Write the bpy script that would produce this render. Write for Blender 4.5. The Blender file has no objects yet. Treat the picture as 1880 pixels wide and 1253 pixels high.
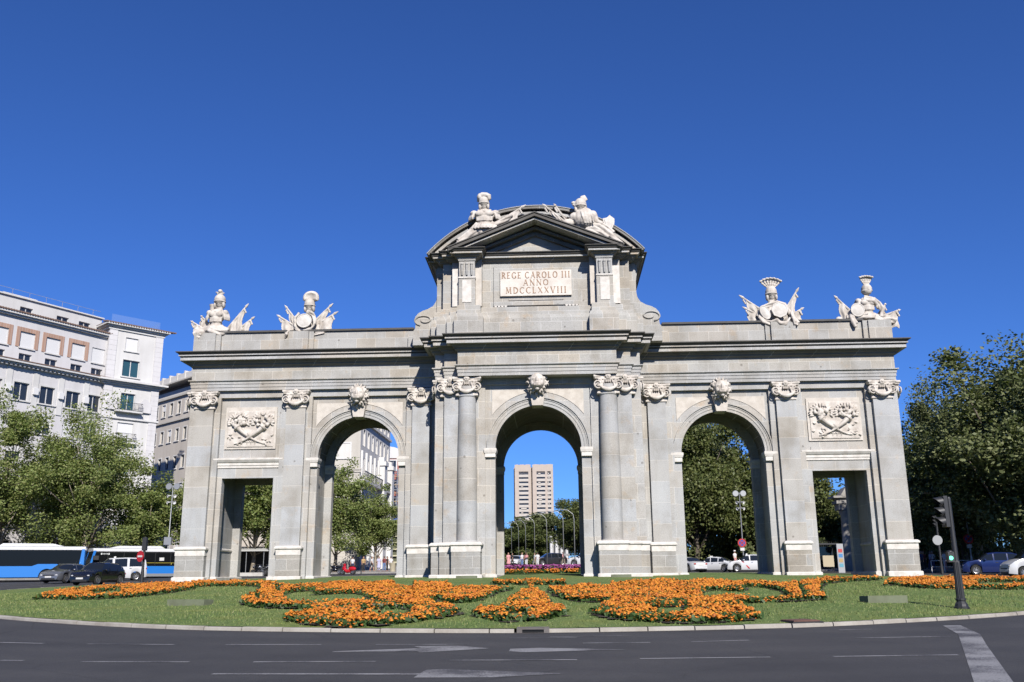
import bpy, bmesh, math, random
from mathutils import Vector, Matrix, Euler
import numpy as np
sc = bpy.context.scene
C = sc.collection
rad = math.radians
random.seed(7); rng = np.random.default_rng(11)

# ------------------------------------------------------------------ camera
CAM = Vector((0.7992, -52.4192, 0.6925))
yaw, pitch, roll = -0.0434, 0.2499, -0.0085
_f = Vector((math.sin(yaw)*math.cos(pitch), math.cos(yaw)*math.cos(pitch), math.sin(pitch)))
_r = Vector((math.cos(yaw), -math.sin(yaw), 0)); _u = _r.cross(_f)
_r2 = math.cos(roll)*_r + math.sin(roll)*_u; _u2 = -math.sin(roll)*_r + math.cos(roll)*_u
cam = bpy.data.cameras.new('camera'); camo = bpy.data.objects.new('camera', cam); C.objects.link(camo)
cam.sensor_width = 36.0; cam.sensor_fit = 'HORIZONTAL'; cam.lens = 36.0*1702.5/1880.0
cam.clip_start = 0.1; cam.clip_end = 6000
M4 = Matrix(((_r2.x, _u2.x, -_f.x, CAM.x), (_r2.y, _u2.y, -_f.y, CAM.y), (_r2.z, _u2.z, -_f.z, CAM.z), (0, 0, 0, 1)))
camo.matrix_world = M4
sc.camera = camo

# ------------------------------------------------------------------ sun and sky
SUN = Vector((0.28, -1.0, 0.72)).normalized()          # direction towards the sun
w = bpy.data.worlds.new('World'); sc.world = w; w.use_nodes = True
nt = w.node_tree; bg = nt.nodes['Background']
sky = nt.nodes.new('ShaderNodeTexSky'); sky.sky_type = 'NISHITA'; sky.sun_disc = False
sky.sun_elevation = math.asin(SUN.z); sky.sun_rotation = math.atan2(SUN.x, SUN.y)
sky.altitude = 650; sky.air_density = 1.0; sky.dust_density = 0.0; sky.ozone_density = 6.0
hsv = nt.nodes.new('ShaderNodeHueSaturation'); hsv.inputs['Saturation'].default_value = 0.92
tint = nt.nodes.new('ShaderNodeMix'); tint.data_type = 'RGBA'; tint.blend_type = 'MULTIPLY'; tint.inputs[0].default_value = 1.0
tint.inputs[7].default_value = (.445, .806, 1.495, 1)
nt.links.new(sky.outputs[0], hsv.inputs['Color']); nt.links.new(hsv.outputs[0], tint.inputs[6]); nt.links.new(tint.outputs[2], bg.inputs['Color'])
bg.inputs['Strength'].default_value = 0.05
sl = bpy.data.lights.new('sun', 'SUN'); so = bpy.data.objects.new('sun', sl); C.objects.link(so)
sl.energy = 5.0; sl.angle = rad(0.53); sl.color = (1.0, 0.945, 0.875)
so.rotation_euler = (-SUN).to_track_quat('-Z', 'Y').to_euler(); so.location = (20, -60, 60)
sc.view_settings.view_transform = 'Standard'; sc.view_settings.look = 'None'
sc.view_settings.gamma = 1; sc.view_settings.use_curve_mapping = False; sc.view_settings.exposure = 0.74
sc.cycles.max_bounces = 6; sc.cycles.transparent_max_bounces = 12; sc.cycles.use_denoising = True
sc.cycles.caustics_reflective = False; sc.cycles.caustics_refractive = False

# ------------------------------------------------------------------ mesh helpers
class MB:
    def __init__(s): s.v = []; s.f = []; s.m = []; s.mi = 0
    def add(s, vs, fs):
        b = len(s.v); s.v += [tuple(p) for p in vs]; s.f += [tuple(b+i for i in f) for f in fs]; s.m += [s.mi]*len(fs); return s
    def box(s, x0, x1, y0, y1, z0, z1):
        x0, x1 = min(x0, x1), max(x0, x1); y0, y1 = min(y0, y1), max(y0, y1); z0, z1 = min(z0, z1), max(z0, z1)
        return s.add([(x0,y0,z0),(x1,y0,z0),(x1,y1,z0),(x0,y1,z0),(x0,y0,z1),(x1,y0,z1),(x1,y1,z1),(x0,y1,z1)],
              [(0,3,2,1),(4,5,6,7),(0,1,5,4),(1,2,6,5),(2,3,7,6),(3,0,4,7)])
    def obox(s, c, ax, ay, az, hx, hy, hz):           # oriented box
        c, ax, ay, az = Vector(c), Vector(ax).normalized(), Vector(ay).normalized(), Vector(az).normalized()
        vs = [c+ax*hx*i+ay*hy*j+az*hz*k for k in (-1,1) for i, j in ((-1,-1),(1,-1),(1,1),(-1,1))]
        return s.add(vs, [(0,3,2,1),(4,5,6,7),(0,1,5,4),(1,2,6,5),(2,3,7,6),(3,0,4,7)])
    def prism_y(s, poly, y0, y1):                      # poly of (x, z)
        if sum(poly[i][0]*poly[(i+1)%len(poly)][1]-poly[(i+1)%len(poly)][0]*poly[i][1] for i in range(len(poly))) < 0: poly = poly[::-1]
        n = len(poly); y0, y1 = min(y0,y1), max(y0,y1)
        vs = [(x, y0, z) for x, z in poly] + [(x, y1, z) for x, z in poly]
        fs = [tuple(range(n)), tuple(range(2*n-1, n-1, -1))] + [(i, n+i, n+(i+1)%n, (i+1)%n) for i in range(n)]
        return s.add(vs, fs)
    def prism_x(s, poly, x0, x1):                      # poly of (y, z)
        if sum(poly[i][0]*poly[(i+1)%len(poly)][1]-poly[(i+1)%len(poly)][0]*poly[i][1] for i in range(len(poly))) < 0: poly = poly[::-1]
        n = len(poly); x0, x1 = min(x0,x1), max(x0,x1)
        vs = [(x1, y, z) for y, z in poly] + [(x0, y, z) for y, z in poly]
        fs = [tuple(range(n)), tuple(range(2*n-1, n-1, -1))] + [(i, n+i, n+(i+1)%n, (i+1)%n) for i in range(n)]
        return s.add(vs, fs)
    def prism_z(s, poly, z0, z1):
        return s.sweep(poly, [(0, z0), (0, z1)])
    def sweep(s, plan, prof, top=True, bot=True):      # closed plan polygon (CCW) swept by a profile of (outward offset, z)
        n = len(plan)
        if sum(plan[i][0]*plan[(i+1)%n][1]-plan[(i+1)%n][0]*plan[i][1] for i in range(n)) < 0: plan = plan[::-1]
        off = []
        for i in range(n):
            p0, p1, p2 = Vector(plan[i-1]), Vector(plan[i]), Vector(plan[(i+1)%n])
            d1 = (p1-p0).normalized(); d2 = (p2-p1).normalized()
            n1 = Vector((d1.y, -d1.x)); n2 = Vector((d2.y, -d2.x)); k = 1+n1.dot(n2)
            off.append((n1+n2)/max(k, .2))
        vs = [(plan[i][0]+off[i].x*o, plan[i][1]+off[i].y*o, z) for o, z in prof for i in range(n)]
        fs = [(k*n+i, k*n+(i+1)%n, (k+1)*n+(i+1)%n, (k+1)*n+i) for k in range(len(prof)-1) for i in range(n)]
        if top: fs.append(tuple((len(prof)-1)*n+i for i in range(n)))
        if bot: fs.append(tuple(range(n-1, -1, -1)))
        return s.add(vs, fs)
    def tube(s, path, rads, seg=8, cap=True, flat=1.0):
        path = [Vector(p) for p in path]
        if not hasattr(rads, '__len__'): rads = [rads]*len(path)
        b = len(s.v); up = Vector((0,0,1)); prev = None; rings = []
        for i, p in enumerate(path):
            t = (path[min(i+1,len(path)-1)]-path[max(i-1,0)])
            t = t.normalized() if t.length > 1e-9 else Vector((0,0,1))
            if prev is None:
                a = t.cross(up) if abs(t.z) < .95 else t.cross(Vector((1,0,0)))
            else: a = prev - t*prev.dot(t)
            a.normalize(); prev = a; c = t.cross(a)
            rings.append([p + a*math.cos(q)*rads[i] + c*math.sin(q)*rads[i]*flat for q in (2*math.pi*j/seg for j in range(seg))])
        vs = [v for r in rings for v in r]; fs = []
        for k in range(len(path)-1):
            for j in range(seg): fs.append((k*seg+j, k*seg+(j+1)%seg, (k+1)*seg+(j+1)%seg, (k+1)*seg+j))
        if cap: fs.append(tuple(range(seg-1,-1,-1))); fs.append(tuple((len(path)-1)*seg+j for j in range(seg)))
        return s.add(vs, fs)
    def lathe(s, prof, c=(0,0,0), seg=24, axis='z', a0=0, a1=2*math.pi):     # prof of (radius, along)
        full = abs(a1-a0-2*math.pi) < 1e-6; m = seg if full else seg+1; vs = []
        for r, z in prof:
            for j in range(m):
                q = a0+(a1-a0)*j/seg; x, y = r*math.cos(q), r*math.sin(q)
                p = (x, y, z) if axis == 'z' else ((x, -z, y) if axis == 'y' else (z, x, y))
                vs.append((c[0]+p[0], c[1]+p[1], c[2]+p[2]))
        fs = []
        for k in range(len(prof)-1):
            for j in range(seg): fs.append((k*m+j, k*m+(j+1)%m, (k+1)*m+(j+1)%m, (k+1)*m+j))
        if full:
            if prof[0][0] > 1e-5: fs.append(tuple(range(m-1,-1,-1)))
            if prof[-1][0] > 1e-5: fs.append(tuple((len(prof)-1)*m+j for j in range(m)))
        return s.add(vs, fs)
    def ell(s, c, r, rot=(0,0,0), n=10, m=7):
        if not hasattr(r, '__len__'): r = (r,r,r)
        R = Euler(rot).to_matrix(); c = Vector(c); vs = [c+R@Vector((0,0,-r[2]))]
        for i in range(1, m):
            t = -math.pi/2+math.pi*i/m
            for j in range(n):
                q = 2*math.pi*j/n; vs.append(c+R@Vector((r[0]*math.cos(t)*math.cos(q), r[1]*math.cos(t)*math.sin(q), r[2]*math.sin(t))))
        vs.append(c+R@Vector((0,0,r[2]))); L = len(vs)-1
        fs = [(0, 1+(j+1)%n, 1+j) for j in range(n)]
        for i in range(m-2):
            for j in range(n): fs.append((1+i*n+j, 1+i*n+(j+1)%n, 1+(i+1)*n+(j+1)%n, 1+(i+1)*n+j))
        fs += [(L, 1+(m-2)*n+j, 1+(m-2)*n+(j+1)%n) for j in range(n)]
        return s.add(vs, fs)
    def grid(s, fn, nu, nv):                            # fn(u, v) -> point
        vs = [fn(i/nu, j/nv) for j in range(nv+1) for i in range(nu+1)]
        fs = [(j*(nu+1)+i, j*(nu+1)+i+1, (j+1)*(nu+1)+i+1, (j+1)*(nu+1)+i) for j in range(nv) for i in range(nu)]
        return s.add(vs, fs)
    def xf(s, M):
        s.v = [tuple(M @ Vector(p)) for p in s.v]; return s
    def mirror_x(s):
        s.v = [(-x,y,z) for x,y,z in s.v]; s.f = [f[::-1] for f in s.f]; return s
    def build(s, name, mat, parent=None, smooth=False, angle=None):
        me = bpy.data.meshes.new(name); me.from_pydata(s.v, [], s.f)
        mats = mat if isinstance(mat, (list, tuple)) else [mat]
        for q in mats: me.materials.append(q)
        if len(mats) > 1: me.polygons.foreach_set('material_index', s.m)
        if smooth: me.polygons.foreach_set('use_smooth', [True]*len(me.polygons))
        me.update()
        if smooth and angle: me.set_sharp_from_angle(angle=rad(angle))
        o = bpy.data.objects.new(name, me); C.objects.link(o)
        if parent: o.parent = parent
        return o
def fuse(mb, name, mat, parent, voxel=.03, it=3, fac=.5):     # melt overlapping solids into one sculpted skin
    t = mb.build('tmp_sculpt', mat)
    m = t.modifiers.new('r', 'REMESH'); m.mode = 'VOXEL'; m.voxel_size = voxel
    if it: k = t.modifiers.new('s', 'SMOOTH'); k.iterations = it; k.factor = fac
    dg = bpy.context.evaluated_depsgraph_get()
    me = bpy.data.meshes.new_from_object(t.evaluated_get(dg)); me.name = name
    if not me.materials: me.materials.append(mat)
    me.polygons.foreach_set('use_smooth', [True]*len(me.polygons))
    old = t.data; bpy.data.objects.remove(t); bpy.data.meshes.remove(old)
    o = bpy.data.objects.new(name, me); C.objects.link(o); o.parent = parent
    return o
def tag(o, label=None, cat=None, group=None, kind=None):
    if label: o['label'] = label
    if cat: o['category'] = cat
    if group: o['group'] = group
    if kind: o['kind'] = kind
    return o
def thing(name, label, cat, loc=(0,0,0), rz=0, group=None):
    o = bpy.data.objects.new(name, None); C.objects.link(o); o.empty_display_size = .3
    o.location = loc; o.rotation_euler = (0, 0, rz)
    return tag(o, label, cat, group)
def copy_tree(o, parent=None):
    c = o.copy(); C.objects.link(c)
    if parent: c.parent = parent
    for ch in list(o.children): copy_tree(ch, c)
    return c
def arc(cx, cz, r, a0, a1, n):
    return [(cx+r*math.cos(rad(a0+(a1-a0)*i/n)), cz+r*math.sin(rad(a0+(a1-a0)*i/n))) for i in range(n+1)]

# ------------------------------------------------------------------ materials
ALB = .74                                                # one common scale for painted and mineral surfaces
def mat(name, col, rough=.8, metal=0.0, spec=None):
    m = bpy.data.materials.new(name); m.use_nodes = True; b = m.node_tree.nodes['Principled BSDF']
    b.inputs['Base Color'].default_value = (*[c*ALB for c in col], 1); b.inputs['Roughness'].default_value = rough; b.inputs['Metallic'].default_value = metal
    if spec is not None: b.inputs['Specular IOR Level'].default_value = spec
    return m
class N:                                                 # tiny node-building aid
    def __init__(s, m): s.t = m.node_tree; s.b = s.t.nodes['Principled BSDF']
    def n(s, typ, **k):
        q = s.t.nodes.new('ShaderNode'+typ)
        for a, v in k.items(): setattr(q, a, v)
        return q
    def l(s, a, b): s.t.links.new(a, b)
    def inp(s, node, **k):
        for a, v in k.items(): node.inputs[a.replace('_', ' ')].default_value = v
        return node
    def coord(s, kind='Object'): return s.n('TexCoord').outputs[kind]
    def noise(s, vec, scale, detail=4, rough=.55):
        q = s.n('TexNoise'); s.l(vec, q.inputs['Vector']); q.inputs['Scale'].default_value = scale
        q.inputs['Detail'].default_value = detail; q.inputs['Roughness'].default_value = rough; return q.outputs['Fac']
    def ramp(s, fac, stops):
        q = s.n('ValToRGB'); e = q.color_ramp.elements
        while len(e) < len(stops): e.new(.5)
        for k, (p, c) in enumerate(stops): e[k].position = p; e[k].color = (*c, 1) if len(c) == 3 else c
        s.l(fac, q.inputs[0]); return q.outputs[0]
    def mix(s, fac, a, b, mode='MIX'):
        q = s.n('Mix', data_type='RGBA', blend_type=mode)
        for i, v in ((0, fac), (6, a), (7, b)):
            if hasattr(v, 'is_linked'): s.l(v, q.inputs[i])
            elif isinstance(v, (int, float)): q.inputs[i].default_value = v
            else: q.inputs[i].default_value = (*v, 1)
        return q.outputs[2]
    def math(s, op, a, b=None, c=None):
        q = s.n('Math', operation=op)
        for i, v in enumerate((a, b, c)):
            if v is None: continue
            if hasattr(v, 'is_linked'): s.l(v, q.inputs[i])
            else: q.inputs[i].default_value = v
        return q.outputs[0]
    def bump(s, h, strength=.3, dist=.05):
        q = s.n('Bump'); q.inputs['Strength'].default_value = strength; q.inputs['Distance'].default_value = dist
        s.l(h, q.inputs['Height']); s.l(q.outputs[0], s.b.inputs['Normal'])

def stone_mat(name, c1, c2, bw=1.5, bh=.82, mortar=(.60,.575,.53), var=1.0, pit=True, rough=.85):
    m = mat(name, c1, rough); k = N(m); co = k.coord(); c1, c2, mortar = [tuple(c*ALB for c in q) for q in (c1, c2, mortar)]
    sx = k.n('SeparateXYZ'); k.l(co, sx.inputs[0])
    u = k.math('ADD', sx.outputs[0], sx.outputs[1]); cb = k.n('CombineXYZ'); k.l(u, cb.inputs[0]); k.l(sx.outputs[2], cb.inputs[1])
    br = k.n('TexBrick'); k.l(cb.outputs[0], br.inputs['Vector']); br.offset = .5
    k.inp(br, Scale=1.0, Mortar_Size=.013, Mortar_Smooth=.2, Bias=0.0, Brick_Width=bw, Row_Height=bh)
    br.inputs['Color1'].default_value = (*c1,1); br.inputs['Color2'].default_value = (*c2,1); br.inputs['Mortar'].default_value = (*mortar,1)
    # a second, coarser draw of blocks gives warm and bluish stones
    br2 = k.n('TexBrick'); k.l(cb.outputs[0], br2.inputs['Vector']); br2.offset = .5
    k.inp(br2, Scale=1.0, Mortar_Size=0.0, Bias=-.3, Brick_Width=bw, Row_Height=bh)
    br2.inputs['Color1'].default_value = (.86,.90,.96,1); br2.inputs['Color2'].default_value = (1.13,1.06,.96,1); br2.offset_frequency = 2; br2.squash = 1.0
    col = k.mix(.95*var, br.outputs[0], br2.outputs[0], 'MULTIPLY')
    n1 = k.noise(co, .55, 5); col = k.mix(.8, col, k.ramp(n1, [(.32,(.70,.66,.60)),(.5,(.98,.97,.96)),(.68,(1.1,1.09,1.07))]), 'MULTIPLY')
    n2 = k.noise(co, 22, 3); col = k.mix(.6, col, k.ramp(n2, [(.32,(.70,.69,.68)),(.5,(1,1,1)),(.68,(1.16,1.16,1.16))]), 'MULTIPLY')
    # rain streaks: noise stretched along z
    mp = k.n('Mapping'); k.l(co, mp.inputs[0]); mp.inputs['Scale'].default_value = (2.2, 2.2, .16)
    n3 = k.noise(mp.outputs[0], 1.0, 4); col = k.mix(.55, col, k.ramp(n3, [(.26,(.80,.77,.72)),(.48,(1,1,1))]), 'MULTIPLY')
    n5 = k.noise(co, 1.5, 4, .6); col = k.mix(.6, col, k.ramp(n5, [(.60,(1,1,1)),(.72,(1.08,.90,.72))]), 'MULTIPLY')
    if pit:
        vo = k.n('TexVoronoi'); k.l(co, vo.inputs['Vector']); vo.inputs['Scale'].default_value = 1.15
        n4 = k.noise(co, 4.0, 2)
        d = k.math('ADD', vo.outputs['Distance'], k.math('MULTIPLY', n4, .10))
        col = k.mix(.75, col, k.ramp(d, [(.10,(.45,.43,.41)),(.135,(1,1,1))]), 'MULTIPLY')
    k.l(col, k.b.inputs['Base Color'])
    hb = k.math('ADD', k.math('MULTIPLY', br.outputs['Fac'], -.6), k.math('MULTIPLY', n2, .35)); k.bump(hb, .35, .03)
    return m
GRAN = stone_mat('granite_blocks', (.465,.452,.425), (.395,.384,.362), 1.55, .92)
GRAN_D = stone_mat('granite_pedestal', (.39,.37,.335), (.32,.305,.28), 1.9, .6)
GRAN_A = stone_mat('granite_attic', (.45,.43,.388), (.375,.358,.325), 1.15, .66)
SHAFT = stone_mat('granite_shaft', (.485,.478,.462), (.37,.362,.342), 9.0, 1.17)
def pale(name, col, dirt=.35, sc_=3.0):
    m = mat(name, col, .8); k = N(m); co = k.coord(); col = tuple(c*ALB for c in col)
    n1 = k.noise(co, sc_, 5); n2 = k.noise(co, 26, 3)
    c = k.mix(dirt, col, k.ramp(n1, [(.35,(.55,.50,.45)),(.6,(1.1,1.1,1.1))]), 'MULTIPLY')
    c = k.mix(.35, c, k.ramp(n2, [(.35,(.8,.78,.76)),(.65,(1.1,1.1,1.1))]), 'MULTIPLY')
    k.l(c, k.b.inputs['Base Color']); k.bump(n2, .25, .02); return m
WHITE = pale('white_limestone', (.64,.615,.575))
CREAM = pale('cream_limestone', (.56,.52,.465), .3)
SCULPT = pale('carved_limestone', (.58,.54,.49), .6, 2.2)
WEATHER_SHADE = stone_mat('weathered_shade_cornice', (.25,.235,.21), (.19,.18,.16), 2.4, 3.0, pit=False)  # weathered stone, darkened further to put cornice shadow into its colour
VAULT = stone_mat('shade_toned_vault_stone', (.27,.235,.195), (.20,.175,.145), 1.1, .62)  # brown-stained stone, darkened to carry the vault's shade in its colour
LEAD = pale('lead_flashing', (.075,.073,.07), .4, 1.2)
DARKSTONE = pale('crust_shadow_stone', (.10,.095,.088), .6, 1.0)  # black crust, with the cornices' shadow lines painted into the colour
# ------------------------------------------------------------------ the gate
gate = thing('triumphal_arch', 'grey granite triumphal gate with three arched and two square openings', 'monument', (0, 0, 0))
YW, YB, YC, YCB = .45, 4.62, -2.05, 6.95              # wing wall front/back, centre wall front/back
RC, ZC = 2.355, 7.52                                   # centre arch radius, springing
RS, ZS, XS = 2.352, 7.47, 10.40                        # side arch
both = (-1, 1)
def sx(poly, s): return [(s*x, y) for x, y in poly]
# --- walls
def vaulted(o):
    for p in o.data.polygons: p.material_index = 1 if p.normal.z < -.08 and p.center.z > 6 else 0  # high downward faces get the shade-darkened stone
def wing_outline(d):                                     # d widens the openings of the passage behind the front and rear frames
    P = [(5.4, .5), (5.4, 11.5), (20.28, 11.5), (20.28, .5), (18.28+d, .5), (18.28+d, 6.36+d*.7), (15.287-d, 6.36+d*.7), (15.287-d, .5), (XS+RS+d, .5)]
    return P+arc(XS, ZS, RS+d, 0, 180, 40)+[(XS-RS-d, .5)]
def centre_outline(d): return [(-5.65, .5), (-5.65, 11.5), (5.65, 11.5), (5.65, .5), (RC+d, .5)]+arc(0, ZC, RC+d, 0, 180, 48)+[(-RC-d, .5)]
for s in both:
    m = MB(); m.prism_y(sx(wing_outline(0), s), YW, YW+.46); m.prism_y(sx(wing_outline(0), s), YB-.5, YB); m.prism_y(sx(wing_outline(.45), s), YW+.45, YB-.49)
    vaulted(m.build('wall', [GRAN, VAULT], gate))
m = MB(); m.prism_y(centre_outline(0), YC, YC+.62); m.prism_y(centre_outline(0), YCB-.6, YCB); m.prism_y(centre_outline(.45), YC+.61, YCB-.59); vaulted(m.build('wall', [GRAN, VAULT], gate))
# --- bay frames (thin raised strips round each bay)
f = MB()
for s in both:
    for a, b in ((18.55, 20.29), (13.14, 14.95), (5.6, 7.63)): f.box(s*a, s*b, .22, .5, .5, 11.46)
    f.box(s*14.95, s*18.55, .22, .5, 11.03, 11.46); f.box(s*7.63, s*13.14, .22, .5, 11.03, 11.46)
    f.box(s*2.89, s*5.655, -2.17, -2.0, .5, 11.46)
f.box(-2.89, 2.89, -2.17, -2.0, 11.05, 11.46)
f.build('bay_frame', GRAN, gate)
# --- pilasters, columns
for s in both:
    for a, b in ((18.895, 19.96), (13.486, 14.595), (6.225, 7.257)):
        m = MB(); m.box(s*a, s*b, 0, .3, 2.3, 10.6); m.build('pilaster', SHAFT, gate)
    MB().box(s*19.96, s*20.3, .06, 4.5, .6, 11.0).build('corner_strip', SHAFT, gate)
    MB().box(s*5.13, s*5.66, -2.15, -1.9, 2.3, 10.9).build('pilaster', SHAFT, gate)
    MB().box(s*4.35, s*5.131, -2.42, -1.9, 2.3, 10.9).build('pilaster', SHAFT, gate)
    c = MB(); pr = [(.62, 2.44), (.62, 2.52), (.585, 2.58), (.545, 2.62)]
    pr += [(.54-.075*max(0, (t-.33)/.67)**1.5, 2.62+7.68*t) for t in (i/14 for i in range(15))]
    pr += [(.50, 10.32), (.51, 10.36), (.46, 10.42), (.44, 10.9)]
    c.lathe(pr, (s*3.865, -2.37, 0), 40); c.build('column', SHAFT, gate, True, 40)
# --- pedestals: dado + white cap
CAPP = [(.0, 2.0), (.02, 2.02), (.02, 2.30), (.05, 2.33), (.10, 2.36), (.10, 2.43), (.03, 2.50), (0, 2.52)]
DADO = [(0, .6), (0, 2.01)]
def pedestal(x0, x1, y0, y1, dz=0):
    pl = [(x0, y0), (x1, y0), (x1, y1), (x0, y1)]
    d = MB().sweep(pl, DADO, bot=False).build('pedestal', GRAN_D, gate)
    MB().sweep(pl, [(o, z+dz) for o, z in CAPP]).build('pedestal_cap', WHITE, d)
for s in both:
    for k, (a, b, y0) in enumerate(((18.77, 20.42, -.15), (13.37, 14.72, -.15), (6.1, 7.38, -.15), (5.0, 5.76, -2.35), (4.3, 5.29, -2.64), (3.08, 4.6, -3.17))):
        y1 = .4 if k in (1, 2) else (4.7 if k == 0 else -1.9)
        pedestal(min(s*a, s*b), max(s*a, s*b), y0, y1, (0, 0, 0, -.006, -.003, 0)[k])
# --- white plinth course round the foot of each pier
PL = [[(18.28,.45),(18.75,.45),(18.75,-.15),(20.45,-.15),(20.45,4.72),(18.28,4.72)],
      [(12.75,.45),(13.35,.45),(13.35,-.15),(14.74,-.15),(14.74,.45),(15.29,.45),(15.29,4.62),(12.75,4.62)],
      [(2.355,-2.05),(3.06,-2.05),(3.06,-3.2),(4.62,-3.2),(4.62,-2.67),(5.31,-2.67),(5.31,-2.38),(5.78,-2.38),(5.78,.45),(6.08,.45),(6.08,-.15),(7.4,-.15),(7.4,.45),(8.05,.45),(8.05,4.62),(5.65,4.62),(5.65,6.95),(2.355,6.95)]]
for s in both:
    for p in PL: MB().sweep(sx(p, s), [(.07, .2), (.07, .83), (.03, .868)]).build('plinth', WHITE, gate)
# --- imposts
for s in both:
    for x0, x1 in ((12.75, 13.30), (7.52, 8.05)):
        for y0, y1 in ((.3, YW+.48), (YB-.52, YB+.03)):
            m = MB(); m.sweep(sx([(x0, y0), (x1, y0), (x1, y1), (x0, y1)], s), [(-.02, 6.93), (.02, 6.95), (.02, 7.17), (.05, 7.20), (.09, 7.33), (.09, 7.45), (.04, 7.475)]); m.build('impost', WHITE, gate)
    for y0, y1 in ((-2.2, YC+.64), (YCB-.62, YCB+.03)):
        m = MB(); m.sweep(sx([(RC, y0), (2.88, y0), (2.88, y1), (RC, y1)], s), [(-.02, 7.03), (.02, 7.05), (.02, 7.25), (.05, 7.27), (.08, 7.40), (.08, 7.50), (.03, 7.535)]); m.build('impost', WHITE, gate)
# --- archivolts, spandrels, keystones
def ring(m, cx, cz, r0, r1, y0, y1):
    a = arc(cx, cz, r1, 0, 180, 48); b = arc(cx, cz, r0, 0, 180, 48); n = len(a)
    vs = [(x, y0, z) for x, z in a]+[(x, y0, z) for x, z in b]+[(x, y1, z) for x, z in a]+[(x, y1, z) for x, z in b]
    fs = []
    for i in range(n-1):
        fs += [(i, i+1, n+i+1, n+i)[::-1], (i, 2*n+i, 2*n+i+1, i+1)[::-1], (n+i, n+i+1, 3*n+i+1, 3*n+i)[::-1]]
    m.add(vs, fs)
def spandrel(cx, cz, R, xa, xb, zt, y, name='spandrel_panel'):
    za = cz+math.sqrt(R*R-(xa-cx)**2); a0 = math.degrees(math.atan2(za-cz, xa-cx)); zb = cz+math.sqrt(R*R-(xb-cx)**2); a1 = math.degrees(math.atan2(zb-cz, xb-cx))
    MB().prism_y([(xb, zt), (xa, zt)]+arc(cx, cz, R, a0, a1, 14), y-.035, y+.03).build(name, CREAM, gate)
for cx, cz, r, yw in ((-XS, ZS, RS, YW), (XS, ZS, RS, YW), (0, ZC, RC, YC)):
    m = MB(); k = r/2.352
    ring(m, cx, cz, r-.012, r+.15, yw-.05, yw+.05); ring(m, cx, cz, r+.15, r+.30, yw-.085, yw+.05); ring(m, cx, cz, r+.30, r+.39, yw-.12, yw+.05)
    ring(m, cx, cz, r+.39, r+.455, yw-.19, yw+.05); m.build('archivolt', GRAN, gate)
    m = MB(); ring(m, cx, cz, r+.455, r+.74, yw-.03, yw+.05); m.build('voussoir_band', GRAN, gate)
    zt = cz+3.18 if cx else 10.75; hw = 2.52
    spandrel(cx, cz, r+.765, cx-.45, cx-hw, zt, yw); spandrel(cx, cz, r+.765, cx+hw, cx+.45, zt, yw)
    MB().prism_y([(cx-.30, cz+r-.06), (cx+.30, cz+r-.06), (cx+.46, cz+3.3), (cx-.46, cz+3.3)], yw-.42, yw+.6).build('keystone', CREAM, gate)
# --- side bays: relief panel, lintel moulding
for s in both:
    MB().sweep(sx([(14.95, .5), (14.95, .42), (18.55, .42), (18.55, .5)], s), [(0, 6.93), (.03, 6.95), (.03, 7.06), (.07, 7.09), (.07, 7.22), (.13, 7.27), (.22, 7.40), (.22, 7.48), (.02, 7.53)]).build('lintel_moulding', WHITE, gate)
    MB().box(s*15.3, s*18.2, .40, .5, 7.53, 7.70).build('lintel_block', GRAN, gate)
# --- entablature, swept round the whole plan
PLAN = [(-20.3,0),(-5.68,0),(-5.68,-2.13),(-5.14,-2.13),(-5.14,-2.42),(-4.34,-2.42),(-4.34,-2.92),(4.34,-2.92),(4.34,-2.42),(5.14,-2.42),(5.14,-2.13),(5.68,-2.13),(5.68,0),(20.3,0),(20.3,5.0),(5.68,5.0),(5.68,7.6),(-5.68,7.6),(-5.68,5.0),(-20.3,5.0)]
MB().sweep(PLAN, [(0, 11.42), (0, 11.60), (.035, 11.605), (.035, 11.79), (.07, 11.795), (.07, 11.93), (.17, 11.985), (.17, 12.04), (.03, 12.06)]).build('architrave', GRAN, gate)
MB().sweep(PLAN, [(.01, 12.04), (.01, 12.82)]).build('frieze', GRAN_A, gate)
MB().sweep(PLAN, [(.03, 12.79), (.08, 12.84), (.17, 12.90), (.19, 12.99), (.26, 13.02), (.32, 13.12), (.34, 13.15), (.60, 13.14)]).build('cornice_bed', WEATHER_SHADE, gate)
MB().sweep(PLAN, [(.36, 13.145), (.57, 13.13), (.57, 13.31), (.585, 13.315)]).build('cornice_corona', GRAN, gate)
MB().sweep(PLAN, [(.50, 13.30), (.60, 13.35), (.60, 13.40)]).build('cornice_listel', DARKSTONE, gate)
MB().sweep(PLAN, [(.55, 13.398), (.66, 13.395), (.66, 13.455), (.62, 13.46)]).build('cornice_fillet', GRAN, gate)
MB().sweep(PLAN, [(.58, 13.456), (.63, 13.47), (.70, 13.56), (.77, 13.60)]).build('cornice_crown', DARKSTONE, gate)
MB().sweep(PLAN, [(.74, 13.585), (.80, 13.60), (.80, 13.655), (.2, 13.72)]).build('cornice_flashing', LEAD, gate)
# --- wing parapets
for s in both:
    m = MB(); m.box(s*6.4, s*18.9, .36, 4.4, 13.6, 14.98)
    for a, b, y in ((18.83, 20.35, .2), (13.25, 15.0, .24)): m.box(s*a, s*b, y, 4.5, 13.6, 14.97)
    for a, b in ((19.12, 20.42), (13.55, 14.70)): m.box(s*a, s*b, .08, 4.55, 13.6, 14.965)
    m.box(s*6.5, s*7.6, .1, 4.5, 13.6, 14.6)
    m.build('parapet', GRAN_A, gate)
    m = MB(); m.box(s*7.3, s*13.3, .24, 4.5, 14.983, 15.10); m.box(s*14.9, s*18.9, .24, 4.5, 14.984, 15.10); m.box(s*13.2, s*15.05, .3, 4.4, 14.975, 15.08); m.build('parapet_flashing', LEAD, gate)
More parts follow.
